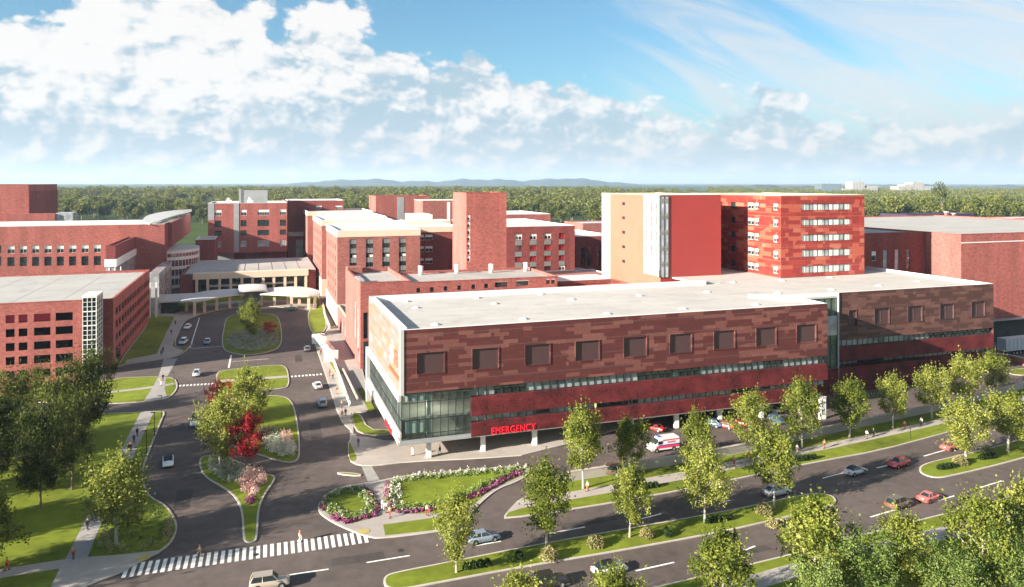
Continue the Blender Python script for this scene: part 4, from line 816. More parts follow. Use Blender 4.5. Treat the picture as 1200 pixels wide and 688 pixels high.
# ------------------------------------------------------------------ trees
def leaf_mesh(name, P, size, mats, rg, nrm=None, mi=None, up=.35):
    """leaf sprays: one bent quad (two faces) per point, random attitude"""
    n = len(P); a = rg.normal(size=(n, 3)); a[:, 2] *= .6; a /= np.linalg.norm(a, axis=1)[:, None]
    b = rg.normal(size=(n, 3)); b[:, 2] *= .6; b -= (b*a).sum(1)[:, None]*a; b /= np.linalg.norm(b, axis=1)[:, None]
    s = (size*(.6+.8*rg.random(n)))[:, None]; c = np.cross(a, b)*.25
    V = np.stack([P-a*s*.5, P+b*s*.32+c*s, P+a*s*.5, P-b*s*.32+c*s], 1).reshape(-1, 3)
    me = bpy.data.meshes.new(name); me.vertices.add(4*n); me.vertices.foreach_set('co', V.ravel())
    me.loops.add(4*n); me.loops.foreach_set('vertex_index', np.arange(4*n)); me.polygons.add(n)
    me.polygons.foreach_set('loop_start', np.arange(0, 4*n, 4)); me.polygons.foreach_set('loop_total', np.full(n, 4))
    for m in mats: me.materials.append(MATS[m])
    if mi is not None: me.polygons.foreach_set('material_index', mi)
    me.update(calc_edges=True); return me
def tree_proto(seed, h, r, trunk_h, nleaf, lsize, leaf, bark='bark', shape='ovoid', branches=15):
    """trunk with limbs and sub-limbs; leaf sprays gather round the limb ends so that the crown has gaps"""
    rg = np.random.default_rng(seed); rp = random.Random(seed); mb = MB(); tr = h*.013+.05
    top = h*.9; pts = [(0, 0, -.2)]; x = y = 0
    for i in range(1, 7): x += rp.uniform(-.12, .12)*h/12; y += rp.uniform(-.12, .12)*h/12; pts.append((x, y, top*i/6))
    mb.tube(pts, [tr*1.35, tr, tr*.85, tr*.7, tr*.5, tr*.3, tr*.08], 7)
    def ax(z): t = max(0, min(5.999, z/top*6)); k = int(t); a, b = pts[k], pts[k+1]; f = t-k; return Vector((a[0]*(1-f)+b[0]*f, a[1]*(1-f)+b[1]*f, z))
    cl = []
    for i in range(branches):
        t = (i+rp.random()*.6)/branches; z = trunk_h+(h*.86-trunk_h)*t; az = i*2.4+rp.uniform(-.4, .4)
        if shape == 'ovoid': rr = r*math.sin(math.pi*min(1, (.16+.80*t)))**.62*(1.05-.35*t)
        elif shape == 'round': rr = r*math.sin(math.pi*(.18+.70*t))**.5
        rr *= rp.uniform(.75, 1.12); rise = rr*(.35+.75*t)*rp.uniform(.8, 1.2)
        a = ax(z*.9); e = Vector((a.x+rr*math.cos(az), a.y+rr*math.sin(az), min(z+rise*.7, h*.99))); m = a.lerp(e, .5)+Vector((0, 0, -rr*.06))
        mb.tube([a, m, e], [tr*.4*(1-t*.5), tr*.22, .015], 5)
        for j in range(7):
            f = .35+.65*(j+1)/7; p = a.lerp(e, f); q = p+Vector((rp.gauss(0, 1), rp.gauss(0, 1), rp.gauss(.35, .7)))*rr*.24
            if j % 2: mb.tube([p, q], [tr*.1, .01], 3)
            cl.append((q, .6+.6*rp.random())); 
        cl.append((e+Vector((math.cos(az), math.sin(az), .8))*.25*rr*rp.random(), .6))
    for i in range(9): z = h*(.72+.27*i/8); a = ax(min(z, top*.98)); cl.append((Vector((a.x+rp.gauss(0, r*.12), a.y+rp.gauss(0, r*.12), z)), .7))
    C = np.array([tuple(c[0]) for c in cl]); S = np.array([c[1] for c in cl]); k = rg.integers(0, len(cl), nleaf)
    sp = r*.165; P = C[k]+rg.normal(size=(nleaf, 3))*(S[k]*sp)[:, None]*np.array([1, 1, .8])
    P = P[(P[:, 2] > trunk_h*.8)]
    # twigs poking out of the outline
    ntw = int(nleaf*.12); k = rg.integers(0, len(cl), ntw); base = C[k]; d = base-np.array([0, 0, h*.45]); d /= np.linalg.norm(d, axis=1)[:, None]; d[:, 2] += .9
    P = np.concatenate([P, base+d*(rg.random(ntw)*r*.36)[:, None]])
    me = leaf_mesh('crown', P, lsize, [leaf], rg); return mb.mesh('trunk', bark), me
def make_tree(name, tm, cm, label, cat='tree', group=None):
    t = thing(name, (0, 0, 0), 0, label, cat, group); link('trunk', tm, t); link('crown', cm, t); return t
rt = random.Random(11)
LIN = [tree_proto(s, 12, r_, t_, 7400, .37, 'leaf_linden', 'bark_pale', 'ovoid', n_) for s, r_, t_, n_ in ((1, 3.9, 2.7, 14), (2, 4.2, 3.1, 16), (3, 3.6, 2.4, 13), (4, 4.1, 2.8, 17), (5, 3.8, 3.3, 15), (6, 4.3, 2.5, 18))]
LIN_T = [None]*4; 
def tree_at(px, py, top, wpx, label, kind, name='street_tree', group=None, cat='tree'):
    """foot pixel, crown top row and crown width in the photo give place, height and spread"""
    x, y = W(px, py); sc = F/y; h = (py-top)/sc; w = wpx/sc
    protos, H0, R0 = KINDS[kind]; k = rt.randrange(len(protos))
    t = thing(name, (x, y, .05), rt.uniform(0, 6.28), label, cat, group)
    link('trunk', protos[k][0], t); link('crown', protos[k][1], t)
    s = h/H0; sw = w/(2*R0); t.scale = (sw, sw, s); return t
DK = [tree_proto(s, 14, 5.6, 2.8, 10500, .40, 'leaf_dark', 'bark', 'round', 18) for s in (21, 22)]
MD = [tree_proto(s, 13, 4.9, 2.6, 9000, .36, 'leaf_mid', 'bark', 'round', 18) for s in (31, 32)]
RD = [tree_proto(41, 9, 3.0, 2.4, 6500, .29, 'leaf_red', 'bark', 'ovoid', 12)]
RS = [tree_proto(42, 9, 3.6, 2.0, 5200, .32, 'leaf_rust', 'bark', 'round', 12)]
KINDS = {'linden': (LIN, 12.6, 4.8), 'dark': (DK, 15.2, 7.6), 'mid': (MD, 14, 6.3), 'red': (RD, 9.2, 3.5), 'rust': (RS, 9.2, 4.1)}
ST = 'lime trees lining the boulevard'
for a in [
 (535, 672, 574, 56, 'lime tree at the left tip of the median below the garden corner'),
 (640, 643.5, 539, 64, 'lime tree on the median right below the EMERGENCY sign'),
 (683.5, 573.5, 475, 56, 'lime tree on the pavement between the brown car and the EMERGENCY sign'),
 (739.5, 556, 489, 46, 'lime tree by the low wall just left of the ambulance'),
 (738, 630.5, 545, 52, 'median lime tree between the two round tan shrubs'),
 (817, 560, 480, 46, 'lime tree by the low wall just right of the ambulance'),
 (826, 614, 523, 56, 'median lime tree right of the box hedge row, below the ambulance'),
 (878, 527, 459, 50, 'lime tree on the verge before the blue parked car'),
 (907, 596.5, 497, 58, 'median lime tree standing over the silver car'),
 (940, 525.5, 443, 48, 'lime tree beside the white pillar sign'),
 (995.6, 513, 444, 52, 'lime tree on the verge right of the white pillar sign'),
 (1046.5, 502.5, 439, 38, 'small lime tree on the verge before the long maroon base wall'),
 (1092, 491, 430, 46, 'lime tree on the verge where the two walkers stand'),
 (1127, 479, 415, 44, 'lime tree with the left of two merging crowns near the trailer'),
 (1163, 463.5, 412, 40, 'lime tree nearest to the trailer'),
 (1131, 543.5, 466, 58, 'lime tree at the tip of the right hand median'),
 (1181, 530, 459, 60, 'rightmost lime tree on the right hand median')]: tree_at(*a, 'linden', group=ST)
for a in [
 (958, 716, 585, 92, 'linden', 'pale green tree in the foreground below the end of the median'),
 (1006, 735, 628, 96, 'mid', 'dark green bushy tree at the bottom edge between two paler trees'),
 (1063, 718, 600, 72, 'linden', 'yellow green tree at the bottom edge below the brown off road car'),
 (1152, 722, 574, 82, 'linden', 'tall yellow green tree in the lower right corner'),
 (1204, 700, 560, 70, 'linden', 'tree cut by the right edge of the picture in the lower corner'),
 (1118, 745, 648, 80, 'mid', 'dense green tree at the bottom edge left of the tall corner tree'),
 (1195, 740, 625, 80, 'mid', 'dense green tree in the very corner at the bottom right'),
 (850, 738, 620, 84, 'linden', 'round foreground tree at the bottom edge below the median hedge'),
 (722, 765, 664, 84, 'linden', 'tree whose top rises from the bottom edge below the white car'),
 (608, 775, 670, 84, 'linden', 'tree whose top rises from the bottom edge left of the dark brown car'),
 (955, 760, 660, 70, 'mid', 'dense green tree at the bottom edge under the palest foreground tree')]: tree_at(a[0], a[1], a[2], a[3], a[5], a[4], name='foreground_tree', group='trees along the bottom edge')
for a in [
 (104, 520, 413, 66, 'dark', 'big dark tree before the garage stair tower'),
 (48, 597, 478, 72, 'dark', 'dark tree on the lawn with its trunk standing clear'),
 (62, 552, 440, 62, 'dark', 'dark tree in the middle of the dark group'),
 (20, 540, 434, 58, 'dark', 'dark tree before the garage bays at the left edge'),
 (-8, 585, 470, 66, 'dark', 'dark tree cut by the left edge of the picture'),
 (84, 575, 462, 56, 'dark', 'dark tree at the right of the dark group'),
 (-14, 672, 568, 78, 'linden', 'lighter tree cut by the left edge above the walk')]: tree_at(a[0], a[1], a[2], a[3], a[5], a[4], name='lawn_tree', group='trees on the west lawn')
for px, py, h_, lb in [(-70, 560, 14, 'a'), (-150, 600, 15, 'b'), (-90, 640, 14, 'c'), (-210, 660, 15, 'd'), (-120, 700, 14, 'e'), (-190, 560, 15, 'f'), (-260, 760, 15, 'h'), (-60, 510, 14, 'j')]:
    x, y = W(px, py); k = rt.randrange(2); t = thing('lawn_tree', (x, y, .05), rt.uniform(0, 6.28), 'dark tree on the west lawn beyond the left edge of the picture', 'tree', 'trees beyond the left edge')
    link('trunk', DK[k][0], t); link('crown', DK[k][1], t); t.scale = (h_/16, h_/16, h_/14.3)
tree_at(136.5, 640, 531, 80, 'light green tree in the corner bed beside the big crossing', 'linden', name='lawn_tree')
tree_at(258, 551.5, 462, 58, 'green tree on the teardrop island beside the red maple', 'linden', name='island_tree')
tree_at(289, 512, 430, 52, 'green tree rising behind the red maple on the island lawn', 'linden', name='island_tree')
tree_at(288.5, 552, 487, 42, 'dark red maple on the teardrop island', 'red', name='red_maple')
tree_at(258, 498, 449, 32, 'bright red tree half hidden behind the green island trees', 'rust', name='red_maple')
tree_at(293.5, 401, 351, 27, 'small round tree in the middle of the entrance loop', 'linden', name='island_tree')
tree_at(315, 391.5, 378, 17, 'small reddish tree in the silver bed of the entrance loop', 'rust', name='red_maple')

# shrubs and hedges
def shrub_proto(seed, r, h, n, ls, leaf):
    rg = np.random.default_rng(seed); mb = MB()
    for i in range(7): a = i*.9; mb.tube([(0, 0, 0), (r*.5*math.cos(a), r*.5*math.sin(a), h*.6)], [.05, .02], 4)
    d = rg.normal(size=(n, 3)); d /= np.linalg.norm(d, axis=1)[:, None]; d[:, 2] = abs(d[:, 2]); q = (.55+.5*rg.random(n)**.6)
    bump = 1+.12*np.sin(d[:, 0]*7+seed)*np.cos(d[:, 1]*6); P = d*np.array([r, r, h])*(q*bump)[:, None]; P[:, 2] += .1
    return mb.mesh('stems', 'bark'), leaf_mesh('foliage', P, ls, [leaf], rg)
SH = [shrub_proto(s, 1.5, 1.7, 1300, .26, 'leaf_tan') for s in (1, 2)]
for px, py, w, lb in [(698, 641, 21, 'round tan shrub on the median above the white car'), (758, 630, 17, 'round tan shrub beside the small dark hedge on the median'), (643.5, 656, 23, 'round tan shrub at the foot of the median tree below the EMERGENCY sign'), (895, 603, 21, 'round tan shrub beside the tree over the silver car'), (1125, 545, 17, 'low round tan shrub on the tip of the right hand median'), (905, 618, 16, 'tan shrub at the right end of the long median'), (1160, 533, 13, 'small tan shrub between the two trees of the right hand median')]:
    x, y = W(px, py); s = w/(F/y)/3.1; t = thing('round_shrub', (x, y, .15), rt.random()*6, lb, 'shrub', 'round shrubs on the medians'); k = rt.randrange(2)
    link('stems', SH[k][0], t); link('foliage', SH[k][1], t); t.scale = (s, s, s)
HD = [shrub_proto(9, .55, .85, 420, .2, 'leaf_hedge')]
hn = 0
for px, py, n, lb in [(759.5, 573, 4, 'left row of dark box balls on the verge by the low wall'), (842, 612, 5, 'row of dark box balls on the median below the ambulance'), (782, 628, 2, 'short dark hedge beside the tan shrub'), (559, 666, 4, 'dark hedge row in the left part of the median'), (608, 657, 2, 'small dark hedge beside the tan shrub of the median'), (944, 540, 5, 'row of dark box balls on the verge by the left walkers'), (1157, 538.5, 4, 'row of dark box balls on the right hand median'), (1109, 550, 4, 'dark low hedge at the tip of the right hand median')]:
    x, y = W(px, py); h_ = thing('box_hedge', (x, y, .15), ANG if n > 2 else ANG+1.2, lb, 'hedge')
    for i in range(n): b = link('box_ball', HD[0][1], h_, ((i-(n-1)/2)*.95, 0, 0)); b.rotation_euler.z = i
# flower and grass beds
def inpoly(p, poly):
    c = False; n = len(poly); j = n-1
    for i in range(n):
        if (poly[i][1] > p[1]) != (poly[j][1] > p[1]) and p[0] < (poly[j][0]-poly[i][0])*(p[1]-poly[i][1])/(poly[j][1]-poly[i][1])+poly[i][0]: c = not c
        j = i
    return c
def bed(name, label, cat, poly, dens, h, r, leaf, seed, per=26, ls=.22, z=.15):
    rg = np.random.default_rng(seed); xs = [p[0] for p in poly]; ys = [p[1] for p in poly]; A_ = (max(xs)-min(xs))*(max(ys)-min(ys)); Pn = []
    for _ in range(int(A_*dens)):
        p = (rg.uniform(min(xs), max(xs)), rg.uniform(min(ys), max(ys)))
        if inpoly(p, poly):
            hh = h*rg.uniform(.55, 1.25); d = rg.normal(size=(per, 3)); d /= np.linalg.norm(d, axis=1)[:, None]; d[:, 2] = abs(d[:, 2])
            Pn.append(np.array([p[0], p[1], z])+d*np.array([r, r, hh])*(.4+.6*rg.random(per))[:, None])
    if not Pn: return
    me = leaf_mesh(name, np.concatenate(Pn), ls, [leaf], rg); return tag(link(name, me), label, cat, kind='stuff')
def along(pts, w, sm=1):
    c = chaikin([W(*p) for p in pts], sm, False); L, Rr = [], []
    for i, p in enumerate(c):
        d = Vector(c[min(i+1, len(c)-1)])-Vector(c[max(i-1, 0)]); d.normalize(); n = Vector((-d.y, d.x))*w/2; L.append((p[0]+n.x, p[1]+n.y)); Rr.append((p[0]-n.x, p[1]-n.y))
    return Rr+L[::-1]
g1in = inset(G1, 1.6)
bed('flower_border', 'purple and pink flower border round the small corner garden', 'flowers', along([(381, 585), (378, 594), (387, 604), (400, 612), (409, 613.5), (430, 607.5), (442, 604), (439, 591), (428, 573), (412, 573)], 1.1), 8, .4, .26, 'bloom_purple', 1)
bed('flower_bed', 'white and green flower ring inside the small corner garden', 'flowers', along([(384, 587), (383, 594), (394, 603), (410, 608), (426, 603), (435, 600), (432, 588), (423, 577), (404, 576), (386, 583)], 1.8), 4.5, .6, .4, 'bloom_green', 2)
bed('flower_bed', 'white blooms scattered in the small corner garden ring', 'flowers', along([(384, 587), (383, 594), (394, 603), (410, 608), (426, 603), (435, 600), (432, 588), (423, 577), (404, 576), (386, 583)], 1.9), 1.6, .7, .3, 'bloom_white', 3, 16, .2)
bed('flower_border', 'purple flower border along the left and front of the large corner garden', 'flowers', along([(454, 566), (453.5, 580), (458, 592), (464, 601), (485, 600.5), (509, 598.5)], 1.1), 8, .45, .28, 'bloom_purple', 4)
bed('flower_border', 'purple flower border along the curve of the large corner garden', 'flowers', along([(548, 586), (560, 580), (574, 572), (590, 563), (611, 555)], 1.3), 8, .5, .3, 'bloom_purple', 5)
bed('flower_bed', 'green and white flower band behind the large corner garden lawn', 'flowers', along([(463, 601), (459, 585), (459, 568), (475, 562.5), (540, 557), (590, 553), (612, 551)], 1.9), 4, .6, .45, 'bloom_green', 6)
bed('flower_bed', 'white blooms along the back band of the large corner garden', 'flowers', along([(466, 598), (463, 585), (461, 567), (475, 561), (540, 555.5), (590, 551.5), (618, 550)], 2.0), 2.2, .75, .3, 'bloom_white', 7, 18, .2)
bed('flower_bed', 'green planting along the front edge of the large corner garden', 'flowers', along([(465, 598), (485, 597), (508, 594), (540, 584), (570, 568), (600, 556)], 1.6), 3.5, .8, .45, 'bloom_green', 8)
bed('silver_planting', 'silver grey planting in the round entrance loop island', 'plants', gp([(266, 398), (272, 391), (286, 387), (300, 386.5), (318, 383), (323, 387), (327, 396), (325, 404), (315, 409), (293, 412.5), (275, 410), (266, 404)]), 1.9, .7, .6, 'silver', 9)
bed('silver_planting', 'silver grey planting on the teardrop island behind the pink flowers', 'plants', gp([(244, 541), (252, 539), (270, 541), (280, 546), (290, 552), (284, 563), (272, 565), (258, 562), (247, 553)]), 3, 1.0, .55, 'silver', 10)
bed('flower_bed', 'white flowers on the left rim of the teardrop island', 'flowers', gp([(243, 541), (248, 540), (258, 555), (272, 561), (280, 564), (274, 570), (258, 564), (246, 553)]), 1.6, .9, .4, 'bloom_white', 11)
bed('flower_bed', 'tall pink flower mound on the teardrop island', 'flowers', gp([(284, 557), (296, 552), (308, 558), (313, 566), (305, 574), (298, 585), (291, 586), (283, 577), (280, 566)]), 4, 1.5, .5, 'bloom_pink', 12)
bed('flower_bed', 'purple flowers at the lower end of the teardrop island', 'flowers', gp([(287, 583), (298, 583), (296, 594), (290, 593)]), 5, .8, .4, 'bloom_purple', 13)
bed('silver_planting', 'silver planting at the foot of the big island lawn', 'plants', gp([(303, 502), (320, 502), (328, 512), (332, 524), (316, 528), (303, 522)]), 3, 1.0, .5, 'silver', 14)
bed('flower_bed', 'white flower mound at the foot of the big island lawn', 'flowers', gp([(318, 520), (332, 518), (346, 522), (347, 534), (335, 537), (318, 533), (310, 527)]), 4, 1.2, .5, 'bloom_white', 15)
bed('flower_bed', 'pink flower mound beside the white one on the big island lawn', 'flowers', gp([(326, 514), (340, 510), (343, 519), (334, 522)]), 4, 1.8, .5, 'bloom_pink', 16)
bed('ornamental_grass', 'tall pale ornamental grass along the rim of the corner bed by the crossing', 'grass', gp([(112, 648), (122, 622), (128, 624), (124, 641), (150, 645), (182, 640), (198, 624), (192, 606), (200, 602), (207, 616), (201, 634), (185, 645), (140, 650)]), 2.2, 1.3, .5, 'leaf_tan', 17)
bed('ground_cover', 'dark green ground cover filling the corner bed by the crossing', 'plants', gp([(108, 650), (120, 618), (150, 580), (168, 586), (192, 597), (204, 616), (198, 634), (180, 644)]), .8, .4, .7, 'leaf_mid', 18)

# ------------------------------------------------------------------ far wood, hills and city
def far_crown(seed, n=560):
    rg = np.random.default_rng(seed); K = 16; C = rg.normal(size=(K, 3)); C /= np.linalg.norm(C, axis=1)[:, None]; C *= (rg.random(K)**.5)[:, None]*np.array([7, 7, 5]); C[:, 2] += 13.5
    d = rg.normal(size=(n, 3)); d /= np.linalg.norm(d, axis=1)[:, None]; k = rg.integers(0, K, n); return C[k]+d*(2.6+1.2*rg.random(n))[:, None]
FT = []
for s in range(4):
    rg = np.random.default_rng(s+60); mb = MB(); mb.tube([(0, 0, -1), (.3, 0, 6), (0, .4, 13)], [.6, .45, .2], 6)
    for a in range(5): mb.tube([(0, 0, 6+a), (4*math.cos(a*1.3), 4*math.sin(a*1.3), 11+a)], [.25, .08], 4)
    tm = mb.mesh('trunk', 'bark'); cm = leaf_mesh('crown', far_crown(s+70, 1500), 1.7, ['leaf_far'], rg); FT.append((tm, cm))
rf = random.Random(3); nf = 0; edge = []
for i in range(300):
    row = i % 5; t = (i//5+rf.random()*.8)/60; a = -.80+1.62*t; Y = 800+42*row+rf.uniform(-14, 14)+(60 if a < .1 else 0)
    if -.34 < a < -.25 and row == 0: continue
    x = a*Y; z = hillz(x, Y); edge.append((x, Y))
    t_ = thing('forest_tree', (x, Y, z-.2), rf.random()*6, 'broad green tree on the near edge of the wood behind the buildings', 'tree', 'trees on the near edge of the wood')
    k = rf.randrange(4); link('trunk', FT[k][0], t_); link('crown', FT[k][1], t_); s = rf.uniform(.82, 1.18)*(1.12 if a > .35 else 1.0); t_.scale = (s, s, s*rf.uniform(.9, 1.1)*(1.25 if a > .35 else 1))
Ps = []; base_ = [far_crown(s+90, 260) for s in range(5)]; rg = np.random.default_rng(8)
for i in range(2800):
    Y = 1010+(rg.random()**1.25)*1300; a = rg.uniform(-.82, .84)
    if a > .3 and Y > 1200: continue
    x = a*Y; z = hillz(x, Y); b = base_[i % 5]; an = rg.random()*6.28; c, s_ = math.cos(an), math.sin(an); k = rg.uniform(.95, 1.5)*(1.15 if a > .35 else 1)
    Q = np.stack([(b[:, 0]*c-b[:, 1]*s_)*k+x, (b[:, 0]*s_+b[:, 1]*c)*k+Y, (b[:, 2]-1)*k*rg.uniform(.62, .86)+z], 1); Ps.append(Q)
for i in range(1500):                                             # low wood running on to the right, round the far blocks
    Y = 1180+(rg.random()**1.1)*2300; a = rg.uniform(.26, .84); x = a*Y; z = hillz(x, Y); b = base_[i % 5][::2]; k = rg.uniform(.9, 1.35)*(1+Y/6000)
    Ps.append(np.stack([b[:, 0]*k+x, b[:, 1]*k+Y, (b[:, 2]-1)*k*.72+z], 1))
P = np.concatenate(Ps).astype(float); tag(link('woodland', leaf_mesh('woodland', P, 3.0, ['leaf_far'], rg)), 'continuous green wood covering the skyline behind the campus', 'wood', kind='stuff')
def ridge(name, d, px0, px1, prof, depth):
    mb = MB(); n = 90; rr = random.Random(int(d)); ph = [rr.random()*6 for _ in range(6)]
    rows_ = []
    for k, f in enumerate((0, .35, .7, 1.0, 1.5)):
        r_ = []
        for i in range(n+1):
            px = px0+(px1-px0)*i/n; t = i/n; a = (px-CX)/F; env = math.sin(math.pi*min(1, max(0, t)))**.35
            yy = prof(px)+1.2*math.sin(px*.05+ph[0])+.8*math.sin(px*.13+ph[1])+.5*math.sin(px*.31+ph[2]); zt = H+(HY-yy)*d/F
            hh = zt*env*(math.sin(math.pi/2*min(f, 1)) if f <= 1 else .4); Y = d-depth+depth*f; r_.append((a*Y, Y, max(-5, hh)-5*(f == 0)))
        rows_.append(r_)
    for r_ in rows_: mb.v += r_
    for k in range(4):
        for i in range(n): q = k*(n+1)+i; mb.f.append((q, q+1, q+n+2, q+n+1)); mb.m.append(0)
    tag(mb.build(name, 'ridge', smooth=True), kind='structure')
ridge('hills', 9000, 330, 760, lambda p: 208+3.5*abs(math.cos((p-520)*.011)), 1800)
ridge('hills', 7000, 700, 1330, lambda p: 218.5+1.5*math.cos((p-900)*.015), 1500)
ridge('hills', 4200, 745, 1010, lambda p: 218.3+1.5*math.cos((p-820)*.03), 600)
# far city blocks
mat('city_pale', (.26, .235, .22), .8, .05, .02); mat('city_blue', (.10, .13, .155), .4, .05, .02)
def city(px0, px1, ytop, Y, m, label, steps):
    x0, x1 = (px0-CX)/F*Y, (px1-CX)/F*Y; zt = H+(HY-ytop)*Y/F; w = x1-x0
    r_ = thing('distant_block', ((x0+x1)/2, Y, 0), 0, label, 'apartment block'); mb = MB()
    for i, (a, b, f) in enumerate(steps): mb.box(-w/2+w*a, -w/2+w*b, i*.8, 60-i, 0, zt*f)
    mb.build('tower', m, r_); mb = MB()
    for i, (a, b, f) in enumerate(steps):
        n = max(2, int((b-a)*w/9)); 
        for k in range(int(zt*f/5)):
            for j in range(n):
                X = -w/2+w*a+(b-a)*w*(j+.25)/n; mb.box(X, X+(b-a)*w/n*.5, i*.8-.12, i*.8-.05, k*5+1.5, k*5+3.6)
    if m != 'city_blue': mb.build('window_rows', 'city_blue', r_)
    mb = MB(); mb.cyl(w*.1, 30, zt, zt*1.12, .7, n=6); mb.build('mast', 'city_blue', r_)
city(988, 1029, 213, 2600, 'city_pale', 'pale stepped apartment towers on the skyline just right of the red tower', [(0, .28, .55), (.28, .62, 1), (.62, .72, .6), (.72, 1, .72)])
city(1053, 1094, 213.5, 2700, 'city_pale', 'pale stepped apartment block on the skyline above the purple shed', [(0, .2, .72), (.2, .42, .85), (.42, .72, 1), (.72, 1, .7)])
city(963, 986, 215.5, 2500, 'city_blue', 'bluish glass block on the skyline directly beside the red tower', [(0, 1, 1), (.2, .8, 1.005)])
x, Y = .5727*1000, 1000; t_ = thing('forest_tree', (x, Y, 0), 0, 'tall thin tree rising alone above the skyline wood at the right', 'tree'); link('trunk', FT[1][0], t_); link('crown', leaf_mesh('crown', far_crown(5, 420), 1.4, ['leaf_far'], np.random.default_rng(5)), t_); t_.scale = (1.45, 1.45, 2.9)
rl = random.Random(4)
for i, (px, w_) in enumerate(((1140, 10), (1180, 14), (880, 12))):
    pass

# ------------------------------------------------------------------ vehicles
RIM = {}
def add_wheel(parent, m, loc, rw):
    w_ = link('wheel', m, parent, loc); link('rim', RIM[rw], w_); return w_
def car_meshes(kind):
    """lofted lower body, glass cabin, painted roof; x forward"""
    if kind == 'sedan': L, wd, zb, zc, st = 4.7, .92, .26, 1.44, [(-2.35, .55, .80), (-2.25, .30, .92), (-1.5, .22, .98), (-.7, .2, .96), (.6, .2, .95), (1.0, .2, .93), (1.9, .24, .80), (2.25, .30, .68), (2.36, .42, .58)]; cab = ((-2.0, -1.15, .30, 1.12), 1.44, .60)
    elif kind == 'suv': L, wd, zb, zc, st = 4.75, .96, .34, 1.74, [(-2.37, .60, .95), (-2.3, .38, 1.08), (-1.5, .3, 1.10), (0, .28, 1.10), (.9, .28, 1.08), (1.1, .28, 1.05), (2.0, .32, .98), (2.3, .38, .85), (2.38, .5, .70)]; cab = ((-2.3, -1.95, .35, 1.05), 1.74, .68)
    else: L, wd, zb, zc, st = 4.6, .93, .22, 1.30, [(-2.3, .5, .80), (-2.2, .28, .90), (-1.3, .2, .93), (-.6, .2, .88), (.5, .2, .86), (1.0, .2, .86), (1.8, .24, .76), (2.2, .3, .62), (2.32, .4, .52)]; cab = ((-1.6, -.85, .1, .95), 1.30, .58)
    mb = MB(); rings = []
    for x, z0, z1 in st:
        k = 1-.10*max(0, abs(x)-1.6)**1.3; w_ = wd*k; zm = z0+(z1-z0)*.45
        r_ = [(x, -w_*.86, z0), (x, -w_, z0+.10), (x, -w_*1.0, zm), (x, -w_*.97, z1-.10), (x, -w_*.86, z1), (x, 0, z1+.03)]; r_ += [(x, -p[1], p[2]) for p in r_[-2::-1]]; rings.append(r_)
    n = len(rings[0]); 
    for r_ in rings: mb.v += r_
    for i in range(len(rings)-1):
        for j in range(n-1): mb.f.append((i*n+j, (i+1)*n+j, (i+1)*n+j+1, i*n+j+1)); mb.m.append(0)
        mb.f.append((i*n+n-1, (i+1)*n+n-1, (i+1)*n, i*n)); mb.m.append(0)
    mb.f.append(tuple(range(n))); mb.m.append(0); mb.f.append(tuple((len(rings)-1)*n+n-1-j for j in range(n))); mb.m.append(0)
    body = mb.mesh('body', 'car_white'); body.shade_smooth()
    (xa, xb, xc, xd), zr, wr = cab; zb_ = .93 if kind != 'suv' else 1.07
    if kind == 'coupe': zb_ = .86
    g = MB(); wb = wd*.84
    lo = [(xa, -wb*.92), (xa+.2, -wb), (xd-.2, -wb), (xd, -wb*.9), (xd, wb*.9), (xd-.2, wb), (xa+.2, wb), (xa, wb*.92)]
    hi = [(xb, -wr*.92), (xb+.1, -wr), (xc-.1, -wr), (xc, -wr*.9), (xc, wr*.9), (xc-.1, wr), (xb+.1, wr), (xb, wr*.92)]
    g.v += [(p[0], p[1], zb_-.04) for p in lo]+[(p[0], p[1], zr) for p in hi]
    for i in range(8): j = (i+1) % 8; g.f.append((i, j, 8+j, 8+i)); g.m.append(0)
    g.f.append(tuple(range(8, 16))); g.m.append(0)
    glass = g.mesh('cabin_glass', 'glass')
    r_ = MB(); hi2 = [(x*1.0, y*1.02) for x, y in hi]; r_.prism(hi2, zr-.02, zr+.03)
    for sy in (-1, 1):
        for (a, b) in ((0, 0), (3, 3)):
            p0 = Vector((lo[a][0], sy*abs(lo[a][1]), zb_-.05)); p1 = Vector((hi[b][0], sy*abs(hi[b][1]), zr)); r_.tube([p0, p1], [.045, .045], 5)
        xm = (xb+xc)/2; r_.tube([(xm, sy*wb, zb_), (xm, sy*wr, zr)], [.04, .04], 5)
        r_.box(xd-.35, xd-.15, sy*(wd+.1)-.08, sy*(wd+.1)+.08, zb_-.02, zb_+.13)
    roof = r_.mesh('roof', 'car_white')
    rw = .34 if kind != 'suv' else .38; w = MB(); wr_ = MB()
    for k in range(14):
        a0, a1 = 2*math.pi*k/14, 2*math.pi*(k+1)/14; P = lambda a, r, y: (r*math.cos(a), y, r*math.sin(a))
        w.face([P(a0, rw, -.12), P(a1, rw, -.12), P(a1, rw, .12), P(a0, rw, .12)], 0)
        for y in (-.12, .12): w.face([P(a0, rw*.62, y), P(a1, rw*.62, y), P(a1, rw, y), P(a0, rw, y)], 0); wr_.face([(0, y*.8, 0), P(a0, rw*.62, y*.9), P(a1, rw*.62, y*.9)], 0)
    wheel = w.mesh('wheel', 'tyre'); global RIM; RIM[rw] = wr_.mesh('rim', 'rim')
    zf_ = st[-2][2]-.14; hl = MB(); hl.box(-.12, .06, -.17, .17, -.07, .07); hlm = hl.mesh('headlight', 'lens'); tl = MB(); tl.box(-.06, .06, -.2, .2, -.08, .08); tlm = tl.mesh('tail_light', 'tail')
    ar = MB()
    for k in range(14): a0, a1 = 2*math.pi*k/14, 2*math.pi*(k+1)/14; ar.face([(0, 0, 0), (rw*1.18*math.cos(a0), 0, rw*1.18*math.sin(a0)), (rw*1.18*math.cos(a1), 0, rw*1.18*math.sin(a1))])
